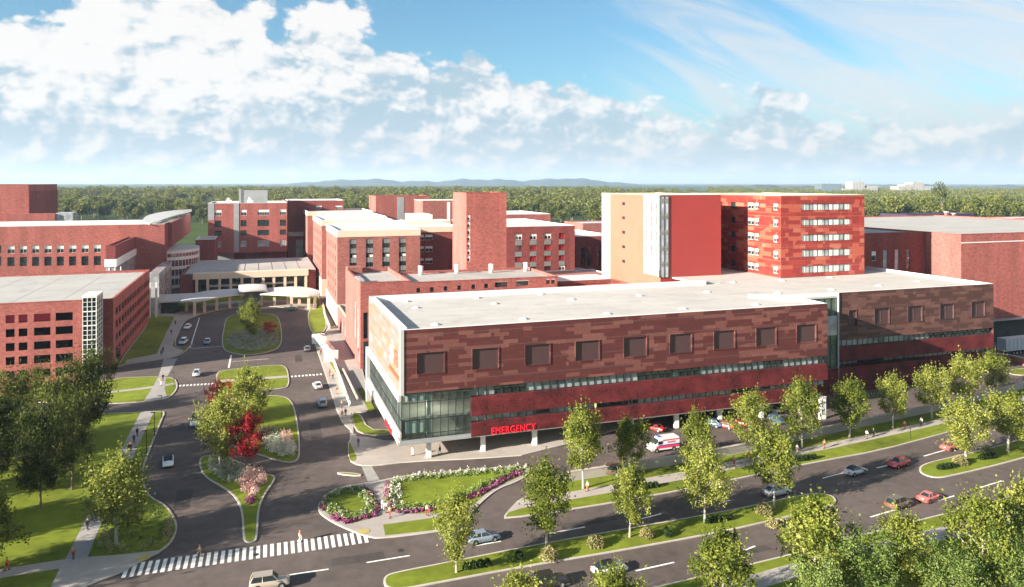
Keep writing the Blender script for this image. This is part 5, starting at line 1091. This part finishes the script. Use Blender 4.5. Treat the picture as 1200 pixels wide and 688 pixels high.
    return dict(body=body, glass=glass, roof=roof, wheel=wheel, hl=hlm, tl=tlm, rw=rw, wd=wd, zh=zf_, zt=st[1][2]-.16, arch=ar.mesh('wheel_arch', 'black'))
CM = {k: car_meshes(k) for k in ('sedan', 'suv', 'coupe')}
def car(px, py, ang, kind, paint, label, roofm=None, name='parked_car', cat='car', group=None):
    x, y = W(px, py); m = CM[kind]; t = thing(name, (x, y, .012), ang, label, cat, group)
    def setm(o, mm):
        o.material_slots[0].link = 'OBJECT'; o.material_slots[0].material = MATS[mm]
    b = link('body', m['body'], t); setm(b, paint); link('cabin_glass', m['glass'], t); r_ = link('roof', m['roof'], t); setm(r_, roofm or paint)
    for sx in (1.42, -1.38):
        for sy in (-1, 1):
            add_wheel(t, m['wheel'], (sx, sy*(m['wd']-.08), m['rw']), m['rw']); link('wheel_arch', m['arch'], t, (sx, sy*(m['wd']+.004), m['rw']+.02))
    for sy in (-1, 1): link('headlight', m['hl'], t, (2.24, sy*.62, m['zh'])); link('tail_light', m['tl'], t, (-2.33, sy*.6, m['zt']))
    return t
VD = ANG+math.pi/2
car(197, 544, VD+math.pi+.1, 'sedan', 'car_white', 'white car on the drive beside the lamp posts', 'black')
car(229, 497.5, VD+math.pi, 'suv', 'car_white', 'white car with dark roof left of the green island tree', 'black')
car(230.5, 440, VD+math.pi, 'sedan', 'car_silver', 'silver car approaching the small zebra crossing')
car(243, 402.5, VD+math.pi, 'sedan', 'car_steel', 'steel blue car waiting left of the round loop island')
car(220, 385, VD+math.pi-.15, 'sedan', 'car_white', 'white car parked in the lay-by near the canopy')
car(214.8, 403, VD+math.pi-.15, 'suv', 'car_silver', 'silver brown car at the front of the lay-by')
car(360, 411, VD, 'sedan', 'car_grey', 'dark grey car right of the round loop island')
car(372, 454.5, VD+.1, 'sedan', 'car_white', 'white car just below the right hand small crossing')
car(377.5, 475.5, VD, 'suv', 'car_steel', 'pale blue car below the white one by the plaza')
car(341.5, 364, ANG+math.pi, 'sedan', 'car_teal', 'teal car under the curved canopy')
B0 = ANG
car(714, 671, B0+.08, 'sedan', 'car_white', 'white car with dark roof on the near carriageway', 'black', name='moving_car')
car(643, 687, B0, 'suv', 'car_black', 'very dark brown car at the bottom edge beside the white one', name='moving_car')
car(566, 634, B0+.05, 'sedan', 'car_steel', 'grey car turning out past the garden corner', name='moving_car')
car(316, 688, B0-.04, 'suv', 'car_tan', 'tan car crossing below the big zebra', name='moving_car')
car(910, 579.5, B0+.08, 'sedan', 'car_silver', 'silver car half hidden behind the median tree', name='moving_car')
car(1002, 555, B0+.18, 'coupe', 'car_silver', 'low silver car with dark roof on the far carriageway', 'black', name='moving_car')
car(1053, 546, B0+.2+math.pi, 'sedan', 'car_red', 'red car just ahead of the low silver one', name='moving_car')
car(1114, 526, B0+.22, 'coupe', 'car_rose', 'rose red car partly behind the tree of the right hand median', name='moving_car')
car(1053, 594.5, B0+.2, 'suv', 'car_brown', 'brown boxy off road car on the near carriageway', name='moving_car')
car(1089, 586, B0+.24, 'coupe', 'car_rose', 'rose coloured low car in front of the brown off road car', name='moving_car')
car(767, 504, VD+.5, 'coupe', 'car_red', 'red car under the building behind the ambulance')
car(848.5, 501, VD+.6, 'coupe', 'car_red', 'red car under the building beside a white pillar')
car(833, 499, VD+.7, 'sedan', 'car_blue', 'pale blue car half behind a tree under the building')
car(874, 499, VD+.6, 'coupe', 'car_red', 'red car under the building between pillar and tree')
car(910, 494.5, VD+2.3+.6, 'sedan', 'car_blue', 'blue car standing in the open right of the pillars')
car(762, 517-8, VD+.5, 'coupe', 'car_red', 'dark red car deepest under the building left of the ambulance') if False else None
car(713, 556, B0+math.pi-.5, 'suv', 'car_brown', 'brown car standing behind the low concrete wall')
car(903, 482, VD, 'sedan', 'car_white', 'white car in the shade beyond the blue one')
# ambulance
def van():
    x, y = W(777, 527.5); t = thing('ambulance', (x, y, .012), B0+math.pi+.02, 'white ambulance van with red and blue side stripes', 'ambulance')
    mb = MB(); prof = [(-2.9, .45), (-2.95, 2.2), (-2.75, 2.62), (.9, 2.62), (1.35, 2.35), (2.05, 1.45), (2.85, 1.15), (2.98, .8), (2.95, .45)]
    n = len(prof)
    for sy, k in ((-1.02, 1), (1.02, 1)): mb.v += [(px, sy*(1 if pz < 1.4 else .96 if pz < 2.3 else .86), pz) for px, pz in prof]
    for i in range(n): j = (i+1) % n; mb.f.append((i, j, n+j, n+i)); mb.m.append(0)
    mb.f.append(tuple(range(n))); mb.m.append(0); mb.f.append(tuple(n+n-1-i for i in range(n))); mb.m.append(0)
    mb.build('body', 'car_white', t)
    mb = MB(); mb.face([(1.40, -.86, 2.28), (1.40, .86, 2.28), (2.06, .93, 1.47), (2.06, -.93, 1.47)]); mb.v = [(a+.03, b, c+.03) for a, b, c in mb.v]; mb.build('windscreen', 'glass', t)
    for sy in (-1, 1):
        s = MB(); ya, yb = sorted((sy*1.0, sy*1.035)); s.box(.75, 1.65, ya, yb, 1.5, 2.1); s.build('side_window', 'glass', t)
        s = MB(); s.box(-2.9, .7, ya, yb, 2.12, 2.3); s.box(-2.9, 2.0, ya, yb, .75, 1.2); s.build('red_stripe', 'red_stripe', t)
        s = MB(); s.box(-2.9, 1.6, ya, yb, 1.21, 1.38); s.build('blue_stripe', 'blue_stripe', t)
        s = MB(); [s.box(-1.9+.34*k, -1.9+.34*k+.22, ya-.006*(sy < 0), yb+.006*(sy > 0), 1.68, 1.92) for k in range(5)]; s.build('side_lettering', 'red_stripe', t)
        s = MB(); s.box(2.8, 3.0, sy*.7-.16, sy*.7+.16, .85, 1.08); s.build('headlight', 'lens', t)
        for sx in (1.95, -1.7): w_ = add_wheel(t, CM['suv']['wheel'], (sx, sy*.95, .38), .38); link('wheel_arch', CM['suv']['arch'], t, (sx, sy*1.04, .42))
    s = MB(); s.box(.9, 1.25, -.6, .6, 2.63, 2.78); s.build('light_bar', 'blue_stripe', t)
van()
# trailer truck at the dock
x, y = W(1186, 414.5); tk = thing('trailer', (x, y, .0), ANG+.03, 'long grey box trailer at the loading dock', 'trailer')
sub(tk, 'box_body', 'trailer_grey', [(-4.4, 12, -1.3, 1.3, 1.2, 4.8)]); sub(tk, 'chassis', 'black', [(-3.8, 11, -.6, .6, .8, 1.19)])
mb = MB(); [mb.box(x_, x_+.12, -1.36, -1.3, 1.3, 4.7) for x_ in np.arange(-4.4, 12, 1.6)]; mb.build('side_rib', 'grey_metal', tk)
for x_ in (-1, .4, 1.8):
    for sy in (-1, 1): w_ = add_wheel(tk, CM['suv']['wheel'], (x_, sy*1.1, .5), .38); w_.scale = (1.3, 1.6, 1.3)

# ------------------------------------------------------------------ people
def person_proto(pose, rg):
    """one continuous skinned body; clothing, hair as children"""
    s = {'walk': .30, 'stand': .06, 'stride': .42}[pose]; hipz = .92
    J = dict(pel=(0, 0, hipz), sp=(0, 0, 1.12), ch=(0.01, 0, 1.34), nk=(.01, 0, 1.48), hd=(.03, 0, 1.57), tp=(.03, 0, 1.72),
      ls=(0, .17, 1.42), le=(-s*.35, .22, 1.16), lw=(s*.1-.02, .23, .92), lh=(s*.2, .23, .84), rs=(0, -.17, 1.42), re=(s*.25, -.22, 1.16), rw=(s*.75, -.22, .95), rh=(s*.95, -.21, .88),
      lp=(0, .09, .90), lk=(s*.75, .10, .50), la=(s*.62, .10, .09), lt=(s*.62+.17, .11, .03), rp=(0, -.09, .90), rk=(-s*.12, -.10, .50), ra=(-s*.9, -.10, .11), rt=(-s*.9+.16, -.11, .03))
    RA = dict(pel=.145, sp=.125, ch=.15, nk=.055, hd=.088, tp=.07, ls=.065, le=.042, lw=.028, lh=.035, rs=.065, re=.042, rw=.028, rh=.035, lp=.09, lk=.055, la=.038, lt=.03, rp=.09, rk=.055, ra=.038, rt=.03)
    E = [('pel', 'sp'), ('sp', 'ch'), ('ch', 'nk'), ('nk', 'hd'), ('hd', 'tp'), ('ch', 'ls'), ('ls', 'le'), ('le', 'lw'), ('lw', 'lh'), ('ch', 'rs'), ('rs', 're'), ('re', 'rw'), ('rw', 'rh'), ('pel', 'lp'), ('lp', 'lk'), ('lk', 'la'), ('la', 'lt'), ('pel', 'rp'), ('rp', 'rk'), ('rk', 'ra'), ('ra', 'rt')]
    def skin(names, edges, grow, root, sub_=1, mod=None):
        names = list(names); me = bpy.data.meshes.new('b'); co = [Vector(J[n]) for n in names]
        me.from_pydata([tuple(c) for c in co], [(names.index(a), names.index(b)) for a, b in edges], []); o = bpy.data.objects.new('b', me); COL.objects.link(o)
        o.modifiers.new('s', 'SKIN'); d = me.skin_vertices[0].data
        for i, n in enumerate(names):
            r_ = RA[n]*grow; d[i].radius = (r_, r_*(1.0)); d[i].use_root = (n == root)
        m_ = o.modifiers.new('u', 'SUBSURF'); m_.levels = m_.render_levels = sub_
        dg = bpy.context.evaluated_depsgraph_get(); r_ = bpy.data.meshes.new_from_object(o.evaluated_get(dg)); bpy.data.objects.remove(o); return r_
    body = skin(J.keys(), E, 1.0, 'pel', 2)
    bm = bmesh.new(); bm.from_mesh(body)
    def blob(c, rx, ry, rz_): 
        m_ = bmesh.ops.create_icosphere(bm, subdivisions=1, radius=1); 
        for v in m_['verts']: v.co = Vector((v.co.x*rx+c[0], v.co.y*ry+c[1], v.co.z*rz_+c[2]))
    blob((.035, 0, 1.645), .10, .078, .115); blob((.135, 0, 1.635), .022, .014, .022)
    for sy in (-1, 1): blob((.04, sy*.078, 1.64), .02, .012, .03); blob((.115, sy*.03, 1.665), .014, .014, .01)
    blob((.125, 0, 1.59), .012, .026, .008)
    for hn, sy in (('lh', 1), ('rh', -1)):
        c = Vector(J[hn]); blob((c.x, c.y, c.z), .035, .018, .045)
        for k in range(4):
            L_ = (.07, .08, .075, .055)[k]; x_ = c.x-.028+.018*k; 
            g_ = bmesh.ops.create_cone(bm, cap_ends=True, segments=5, radius1=.006, radius2=.009, depth=L_)
            for v in g_['verts']: v.co = Vector((v.co.x+x_+.012*(.5-v.co.z/L_), v.co.y+c.y-sy*.01*(.5-v.co.z/L_), v.co.z+c.z-.04-L_/2))
        g_ = bmesh.ops.create_cone(bm, cap_ends=True, segments=5, radius1=.007, radius2=.011, depth=.06)
        for v in g_['verts']: v.co = Vector((v.co.x+c.x+.045, v.co.y+c.y-sy*.01, v.co.z+c.z-.02))
    bm.to_mesh(body); bm.free(); body.name = 'body'; body.materials.clear(); body.materials.append(MATS['skin']); body.shade_smooth()
    # garments
    J2 = dict(J); 
    top = skin(['pel', 'sp', 'ch', 'ls', 'le', 'rs', 're', 'lw', 'rw'], [('pel', 'sp'), ('sp', 'ch'), ('ch', 'ls'), ('ls', 'le'), ('ch', 'rs'), ('rs', 're'), ('le', 'lw'), ('re', 'rw')], 1.22, 'pel', 1); top.name = 'jacket'
    J['lp2'] = J['lp']; leg = skin(['pel', 'lp', 'lk', 'la', 'rp', 'rk', 'ra'], [('pel', 'lp'), ('lp', 'lk'), ('lk', 'la'), ('pel', 'rp'), ('rp', 'rk'), ('rk', 'ra')], 1.24, 'pel', 1); leg.name = 'trousers'
    mb = MB()
    for t_, a_ in (('lt', 'la'), ('rt', 'ra')): c = J[a_]; mb.box(c[0]-.07, c[0]+.21, c[1]-.05, c[1]+.05, 0, .09)
    shoe = mb.mesh('shoes', 'cloth_black')
    bm = bmesh.new(); g_ = bmesh.ops.create_icosphere(bm, subdivisions=2, radius=1)
    for v in g_['verts']: v.co = Vector((v.co.x*.112+.018, v.co.y*.093, v.co.z*.115+1.67))
    bmesh.ops.delete(bm, geom=[v for v in bm.verts if v.co.z < 1.62 or (v.co.x > .07 and v.co.z < 1.73)], context='VERTS'); hair = bpy.data.meshes.new('hair'); bm.to_mesh(hair); bm.free(); hair.materials.append(MATS['hair'])
    for m_ in (top, leg): m_.materials.clear(); m_.materials.append(MATS['cloth_grey']); m_.shade_smooth()
    return dict(body=body, jacket=top, trousers=leg, shoes=shoe, hair=hair)
PP = {k: person_proto(k, None) for k in ('walk', 'stand', 'stride')}
CL = dict(black='cloth_black', orange='cloth_orange', white='cloth_white', blue='cloth_blue', brown='cloth_brown', tan='cloth_tan', red='cloth_red', grey='cloth_grey')
def person(px, py, ang, pose, c1, c2, label, group=None, z=.16):
    x, y = W(px, py, z); t = thing('person', (x, y, z), ang, label, 'person', group); p = PP[pose]
    for nm, m_ in (('body', None), ('jacket', CL[c1]), ('trousers', CL[c2]), ('shoes', None), ('hair', None)):
        o = link(nm, p[nm], t)
        if m_: o.material_slots[0].link = 'OBJECT'; o.material_slots[0].material = MATS[m_]
for a in [
 (160.7, 511, VD, 'walk', 'black', 'black', 'person in black farthest up the lawn walk'),
 (157, 519, VD+.2, 'walk', 'brown', 'black', 'person in brown in the upper group on the lawn walk'),
 (153.2, 528, VD+3.2, 'walk', 'orange', 'black', 'person in orange at the front of the upper group on the lawn walk'),
 (150, 529.5, VD+3, 'stand', 'black', 'black', 'person in black beside the one in orange on the lawn walk'),
 (107.5, 609, VD, 'walk', 'brown', 'black', 'person in brown behind the pair below the corner tree'),
 (112.3, 608, VD+.1, 'stand', 'black', 'black', 'person in black partly behind the corner tree leaves'),
 (102.6, 620.5, VD+3.1, 'walk', 'black', 'black', 'person in all black midway down the lawn walk'),
 (86, 655, VD+3.1, 'walk', 'orange', 'brown', 'person in rust coat where the lawn walk meets the cross walk'),
 (8, 668.5, ANG, 'walk', 'orange', 'red', 'person in orange at the far left end of the cross walk'),
 (191, 446, VD, 'walk', 'black', 'black', 'person in black on the paved crossing below the lay-by'),
 (188.3, 452, VD+3, 'walk', 'tan', 'white', 'person in pale clothes stepping off the paved crossing'),
 (191, 413, VD, 'stand', 'black', 'black', 'person in black standing on the lower walk beside the garage lawn'),
 (189, 416.5, VD+.4, 'walk', 'blue', 'black', 'person in blue just below the one in black by the garage lawn'),
 (200.7, 392, VD, 'walk', 'black', 'blue', 'person in dark clothes alone beside the lay-by'),
 (205.5, 380.5, VD, 'walk', 'brown', 'black', 'person in brown at the top of the lay-by walk'),
 (405, 487.5, VD+3, 'walk', 'black', 'brown', 'person in black at the lower end of the plaza walk'),
 (401, 490, VD+3, 'stand', 'orange', 'tan', 'person in orange and tan beside the one in black on the plaza walk'),
 (400.8, 478, VD, 'walk', 'tan', 'brown', 'person in tan just above the pair on the plaza walk'),
 (395, 461.5, VD+3, 'walk', 'brown', 'tan', 'person in brown level with the pale blue car'),
 (390, 444, VD, 'walk', 'tan', 'black', 'person in tan beside the ramp wall'),
 (386.3, 440, VD, 'stand', 'orange', 'red', 'person in orange beside the crossing end on the plaza'),
 (376, 415.5, VD, 'stand', 'red', 'black', 'person in red next to the covered stair'),
 (420, 523, VD+3, 'walk', 'blue', 'blue', 'person in blue stepping onto the entrance plaza'),
 (448.6, 597.5, VD, 'walk', 'white', 'white', 'person in white between the two gardens'),
 (456.8, 606.5, VD+2.6, 'walk', 'tan', 'red', 'person in tan and red below the one in white'),
 (453, 601, VD, 'stand', 'white', 'brown', 'person in white and brown by the large garden corner'),
 (500.6, 604, VD, 'walk', 'white', 'red', 'person in white and red in front of the large garden'),
 (483.4, 534, ANG, 'walk', 'white', 'white', 'person in white under the glass corner'),
 (515.6, 532, ANG+3, 'walk', 'black', 'black', 'person in black right of the first white pillar'),
 (539, 522, ANG, 'stand', 'black', 'grey', 'person in black and grey deeper under the glass corner'),
 (688.6, 575.5, ANG+3, 'walk', 'white', 'orange', 'person in white and orange beside the tree left of the brown car'),
 (860, 545.5, ANG, 'walk', 'tan', 'red', 'person in tan and red on the walk below the blue car'),
 (877.5, 541, ANG, 'walk', 'orange', 'tan', 'person in orange half behind a tree on the boulevard walk'),
 (934, 531, ANG, 'walk', 'white', 'tan', 'person in white by the tree next to the pillar sign'),
 (966, 525.5, ANG, 'walk', 'orange', 'brown', 'person in orange alone between two boulevard trees'),
 (1016, 514, ANG, 'walk', 'white', 'brown', 'person in white walking beside one in black'),
 (1023.5, 512, ANG, 'stride', 'black', 'black', 'person in black striding beside one in white'),
 (1060, 503, ANG, 'walk', 'orange', 'brown', 'person in orange left of the lamp post on the boulevard walk'),
 (1079.8, 499, ANG+3, 'walk', 'white', 'black', 'person in white and black right of the lamp post')]:
    person(*a, group='people walking on the campus')
person(234, 652.5, ANG+3, 'stride', 'tan', 'tan', 'person in tan on the left part of the big zebra crossing', 'people walking on the campus', .01)
person(351.5, 635, ANG, 'walk', 'orange', 'white', 'person in orange and white on the right part of the big zebra crossing', 'people walking on the campus', .01)
person(712.5, 530, ANG, 'stand', 'black', 'black', 'person in black standing in the ambulance yard', 'people walking on the campus', .01)

# lamp posts and signs
lp = MB(); lp.cyl(0, 0, 0, .3, .16, .1, 8); lp.cyl(0, 0, .3, 4.6, .07, .05, 8); pm = lp.mesh('pole', 'black'); lh = MB(); lh.box(-.7, .15, -.13, .13, 4.6, 4.72); hm_ = lh.mesh('lamp_head', 'black')
for px, py, s, lb in [(189, 490, 1, 'black lamp post nearest the side road on the left walk'), (181, 511.5, 1, 'middle black lamp post of three beside the left walk'), (171.6, 535, 1, 'black lamp post nearest the corner tree'), (204, 454, .75, 'short black lamp post beside the small zebra crossing'), (1067, 515.5, .75, 'black lamp post on the verge of the boulevard')]:
    x, y = W(px, py); t = thing('lamp_post', (x, y, .1), VD*0+ANG, lb, 'lamp post', 'black lamp posts'); link('pole', pm, t); link('lamp_head', hm_, t); t.scale = (s, s, s)
x, y = W(963.5, 491); sg = thing('pillar_sign', (x, y, 0), ANG, 'tall white pillar sign with dark vertical lettering between two trees', 'sign')
sub(sg, 'pillar', 'white', [(-.75, .75, -.3, .3, 0, 4.3)]); mb = MB()
for k, z_ in enumerate((3.3, 2.55, 1.8, 1.05)):
    mb.box(-.3, .3, -.34, -.3, z_, z_+.12); mb.box(-.3, -.16, -.34, -.3, z_+.12, z_+.48); mb.box(-.3, .3, -.34, -.3, z_+.48, z_+.58) if k % 2 else mb.box(.12, .3, -.34, -.3, z_+.12, z_+.5)
mb.build('lettering', 'dark_metal', sg)

# ------------------------------------------------------------------ air, light, sky, camera
HAZE = True
if HAZE:
    m_ = bpy.data.materials.new('haze'); m_.use_nodes = True; N = m_.node_tree.nodes; N.remove(N['Principled BSDF'])
    pv = N.new('ShaderNodeVolumePrincipled'); pv.inputs['Density'].default_value = .00006; pv.inputs['Color'].default_value = (.55, .72, .92, 1); pv.inputs['Anisotropy'].default_value = .1
    m_.node_tree.links.new(pv.outputs[0], N['Material Output'].inputs['Volume']); MATS['haze'] = m_
    mb = MB(); mb.box(-26000, 26000, -3000, 26500, -9, 330); tag(mb.build('haze', 'haze'), kind='stuff')
SEL, SAZ = R(18), (-.839, -.545)
sun = bpy.data.lights.new('sun', 'SUN'); sun.energy = 4.7; sun.angle = R(.6); sun.color = (1, .91, .79)
so = bpy.data.objects.new('sun', sun); COL.objects.link(so)
sd = Vector((SAZ[0]*math.cos(SEL), SAZ[1]*math.cos(SEL), math.sin(SEL))); so.rotation_euler = sd.to_track_quat('Z', 'Y').to_euler()
w = bpy.data.worlds.new('World'); SC.world = w; w.use_nodes = True; T = w.node_tree; N = T.nodes; N.clear()
class WN:
    t = T; N = T.nodes
    def n(s, typ, **kw):
        nd = N.new(typ)
        for k, v in kw.items(): nd.inputs[k].default_value = v
        return nd
    def l(s, a, b): T.links.new(a, b)
wn = WN()
def M(op, a, b=None, c=None, clamp=False):
    nd = N.new('ShaderNodeMath'); nd.operation = op; nd.use_clamp = clamp
    for i, v in enumerate((a, b, c)):
        if v is None: continue
        if hasattr(v, 'is_output'): T.links.new(v, nd.inputs[i])
        else: nd.inputs[i].default_value = v
    return nd.outputs[0]
def SM(x, lo, hi):
    nd = N.new('ShaderNodeMapRange'); nd.interpolation_type = 'SMOOTHSTEP'; T.links.new(x, nd.inputs[0])
    for i, v in ((1, lo), (2, hi)):
        if hasattr(v, 'is_output'): T.links.new(v, nd.inputs[i])
        else: nd.inputs[i].default_value = v
    return nd.outputs[0]
tc = N.new('ShaderNodeTexCoord'); sx = N.new('ShaderNodeSeparateXYZ'); T.links.new(tc.outputs['Generated'], sx.inputs[0])
X_, Y_, Z_ = sx.outputs; az = M('ARCTAN2', X_, Y_); hyp = M('SQRT', M('ADD', M('MULTIPLY', X_, X_), M('MULTIPLY', Y_, Y_))); el = M('DIVIDE', Z_, hyp)
def noise(a, e, scale, detail, rough, off, dist=0.0):
    cb = N.new('ShaderNodeCombineXYZ')
    for i, v in enumerate((M('ADD', a, off*1.7), M('ADD', e, off))):
        T.links.new(v, cb.inputs[i])
    nz = N.new('ShaderNodeTexNoise'); nz.noise_dimensions = '2D'; nz.inputs['Scale'].default_value = scale; nz.inputs['Detail'].default_value = detail; nz.inputs['Roughness'].default_value = rough; nz.inputs['Distortion'].default_value = dist
    T.links.new(cb.outputs[0], nz.inputs['Vector']); return nz.outputs['Fac']
def curve(x, pts):
    """piecewise profile of the cloud tops over azimuth"""
    fc = N.new('ShaderNodeFloatCurve'); c = fc.mapping.curves[0]
    T.links.new(x, fc.inputs['Value']); P_ = c.points
    while len(P_) < len(pts): P_.new(.5, .5)
    for p, (a, b) in zip(P_, pts): p.location = (a, b)
    fc.mapping.update(); return fc.outputs[0]
azn = M('ADD', M('MULTIPLY', az, .5/.75), .5, clamp=True)       # -0.75..0.75 rad -> 0..1
def AZ(px): return .5+.5/.75*math.atan((px-600)/880)
def EL(py): return (214-py)/880
tops = curve(azn, [(0, .95*1)]+[(AZ(p), EL(y)/.3) for p, y in ((0, 30), (60, 45), (110, 12), (200, -25), (300, 5), (380, -10), (440, 15), (500, 45), (560, 62), (600, 95), (640, 92), (690, 108), (740, 115), (800, 118), (850, 100), (900, 90), (960, 125), (1020, 150), (1100, 160), (1200, 130))]+[(1, .3)])
topv = M('MULTIPLY', tops, .3)
e2 = M('MULTIPLY', el, 1.25)
n_big = noise(az, e2, 5.0, 8, .58, 3.3, .2); n_sm = noise(az, e2, 17, 7, .62, 7.7, .3); n_sh = noise(M('ADD', az, .022), M('ADD', e2, -.028), 5.0, 8, .58, 3.3, .2)
n_puff = noise(az, e2, 9.5, 7, .55, 12.4, .25); n_puff2 = noise(M('ADD', az, .014), M('ADD', e2, -.02), 9.5, 7, .55, 12.4, .25)
def billow(a, e, scale, off):
    cb = N.new('ShaderNodeCombineXYZ')
    dn = noise(a, e, scale*.9, 3, .5, off+5)
    for i, v in enumerate((M('ADD', a, M('MULTIPLY', dn, .5/scale)), M('ADD', e, M('MULTIPLY', dn, -.4/scale)))):
        T.links.new(v, cb.inputs[i])
    vo = N.new('ShaderNodeTexVoronoi'); vo.voronoi_dimensions = '2D'; vo.feature = 'F1'; vo.inputs['Scale'].default_value = scale; vo.inputs['Detail'].default_value = 2; vo.inputs['Roughness'].default_value = .55; vo.inputs['Lacunarity'].default_value = 2.3
    T.links.new(cb.outputs[0], vo.inputs['Vector']); return M('SUBTRACT', .5, vo.outputs['Distance'])
e3 = M('MULTIPLY', el, 1.5)
b1 = billow(az, e3, 15, 2.0); b1s = billow(M('ADD', az, .011), M('ADD', e3, -.016), 15, 2.0)
b2 = billow(az, e3, 34, 9.0); b2s = billow(M('ADD', az, .005), M('ADD', e3, -.007), 34, 9.0)
edge_ = M('ADD', M('ADD', M('MULTIPLY', b1, .035), M('MULTIPLY', b2, .016)), .006)
edge_ = M('ADD', edge_, M('ADD', M('SUBTRACT', topv, el), M('ADD', M('MULTIPLY', M('SUBTRACT', n_big, .5), .16), M('MULTIPLY', M('SUBTRACT', n_sm, .5), .04))))
fr_ = SM(M('ABSOLUTE', az), 1.5, .9)                              # unseen half of the sky cleared of clouds to cut ambient light
cum = M('MULTIPLY', SM(edge_, -.004, .018), fr_)
# light and shade inside the cloud mass
emb = M('ADD', M('MULTIPLY', M('SUBTRACT', n_big, n_sh), 2.6), M('ADD', M('MULTIPLY', M('SUBTRACT', b1, b1s), 1.5), M('MULTIPLY', M('SUBTRACT', b2, b2s), .6)))
rim = SM(edge_, .055, .0)
leftw = SM(az, .05, -.45); high = SM(el, .03, .14)
puffs = M('MULTIPLY', SM(n_puff, .50, .60), M('ADD', .35, M('MULTIPLY', b1, .9)))
lit = M('ADD', M('ADD', emb, M('MULTIPLY', puffs, 1.1)), M('ADD', M('MULTIPLY', rim, .42), M('MULTIPLY', M('MULTIPLY', leftw, high), 1.0)))
lit = SM(lit, -.35, 1.05)
low = SM(el, .10, .0)
def col(nd_fac, a, b):
    m = N.new('ShaderNodeMix'); m.data_type = 'RGBA'
    if hasattr(nd_fac, 'is_output'): T.links.new(nd_fac, m.inputs[0])
    else: m.inputs[0].default_value = nd_fac
    for i, v in ((6, a), (7, b)):
        if hasattr(v, 'is_output'): T.links.new(v, m.inputs[i])
        else: m.inputs[i].default_value = (*v, 1)
    return m.outputs[2]
warm = col(low, (1.02, .99, .96), (.90, .82, .77))
shade_ = col(low, (.46, .61, .71), (.55, .65, .71))
ccol = col(lit, shade_, warm)
# thin high cloud to the right
ra = M('ADD', M('MULTIPLY', az, .78), M('MULTIPLY', el, 1.3)); rb = M('SUBTRACT', M('MULTIPLY', el, 3.2), M('MULTIPLY', az, -1.0))
cir = noise(M('MULTIPLY', ra, 2.0), M('MULTIPLY', rb, .75), 3.4, 9, .6, 24.0, 1.3)
cirm = M('MULTIPLY', SM(M('ADD', cir, M('MULTIPLY', SM(az, .05, .5), .14)), .40, .74), M('MULTIPLY', SM(az, .09, .24), .80))
sky = N.new('ShaderNodeTexSky'); sky.sky_type = 'NISHITA'; sky.sun_disc = False; sky.sun_elevation = SEL; sky.sun_rotation = math.atan2(SAZ[0], SAZ[1]); sky.air_density = 1.0; sky.dust_density = 1.2; sky.ozone_density = 1.6
SKS = .05
skb = N.new('ShaderNodeMix'); skb.data_type = 'RGBA'; skb.blend_type = 'MULTIPLY'; skb.inputs[0].default_value = 1; T.links.new(sky.outputs[0], skb.inputs[6]); skb.inputs[7].default_value = (.50, .76, .86, 1)
CB = 4.75                                                       # cloud radiance relative to the sky texture
def scl(c, k):
    m = N.new('ShaderNodeVectorMath'); m.operation = 'SCALE'; T.links.new(c, m.inputs[0]); m.inputs['Scale'].default_value = k; return m.outputs[0]
c1 = col(cirm, skb.outputs[2], scl(col(0.0, (.84, .84, .84), (1, 1, 1)), CB))
hz = col(M('MULTIPLY', SM(el, .13, .0), M('ADD', .3, M('MULTIPLY', fr_, .5))), c1, scl(col(0.0, (.54, .65, .72), (1, 1, 1)), CB))
above = SM(el, -.01, .0)
c2 = col(M('MULTIPLY', M('MULTIPLY', cum, M('SUBTRACT', 1, M('MULTIPLY', SM(az, .0, .35), .18))), M('MULTIPLY', above, .96)), hz, scl(ccol, CB))
bgn = N.new('ShaderNodeBackground'); T.links.new(c2, bgn.inputs[0]); bgn.inputs[1].default_value = SKS
w.cycles.sampling_method = 'MANUAL'; w.cycles.sample_map_resolution = 512
ow = N.new('ShaderNodeOutputWorld'); T.links.new(bgn.outputs[0], ow.inputs[0])
cam = bpy.data.cameras.new('camera'); co_ = bpy.data.objects.new('camera', cam); COL.objects.link(co_); SC.camera = co_
co_.location = (0, 0, H); co_.rotation_euler = (R(90), 0, 0); cam.sensor_width = 36; cam.lens = 36*F/1200; cam.shift_y = -130/1200; cam.clip_start = 1; cam.clip_end = 60000
SC.view_settings.view_transform = 'Standard'; SC.view_settings.look = 'None'; SC.view_settings.exposure = 2.05; SC.view_settings.gamma = 1
SC.cycles.max_bounces = 6; SC.cycles.diffuse_bounces = 3; SC.cycles.transparent_max_bounces = 12; SC.cycles.volume_bounces = 0
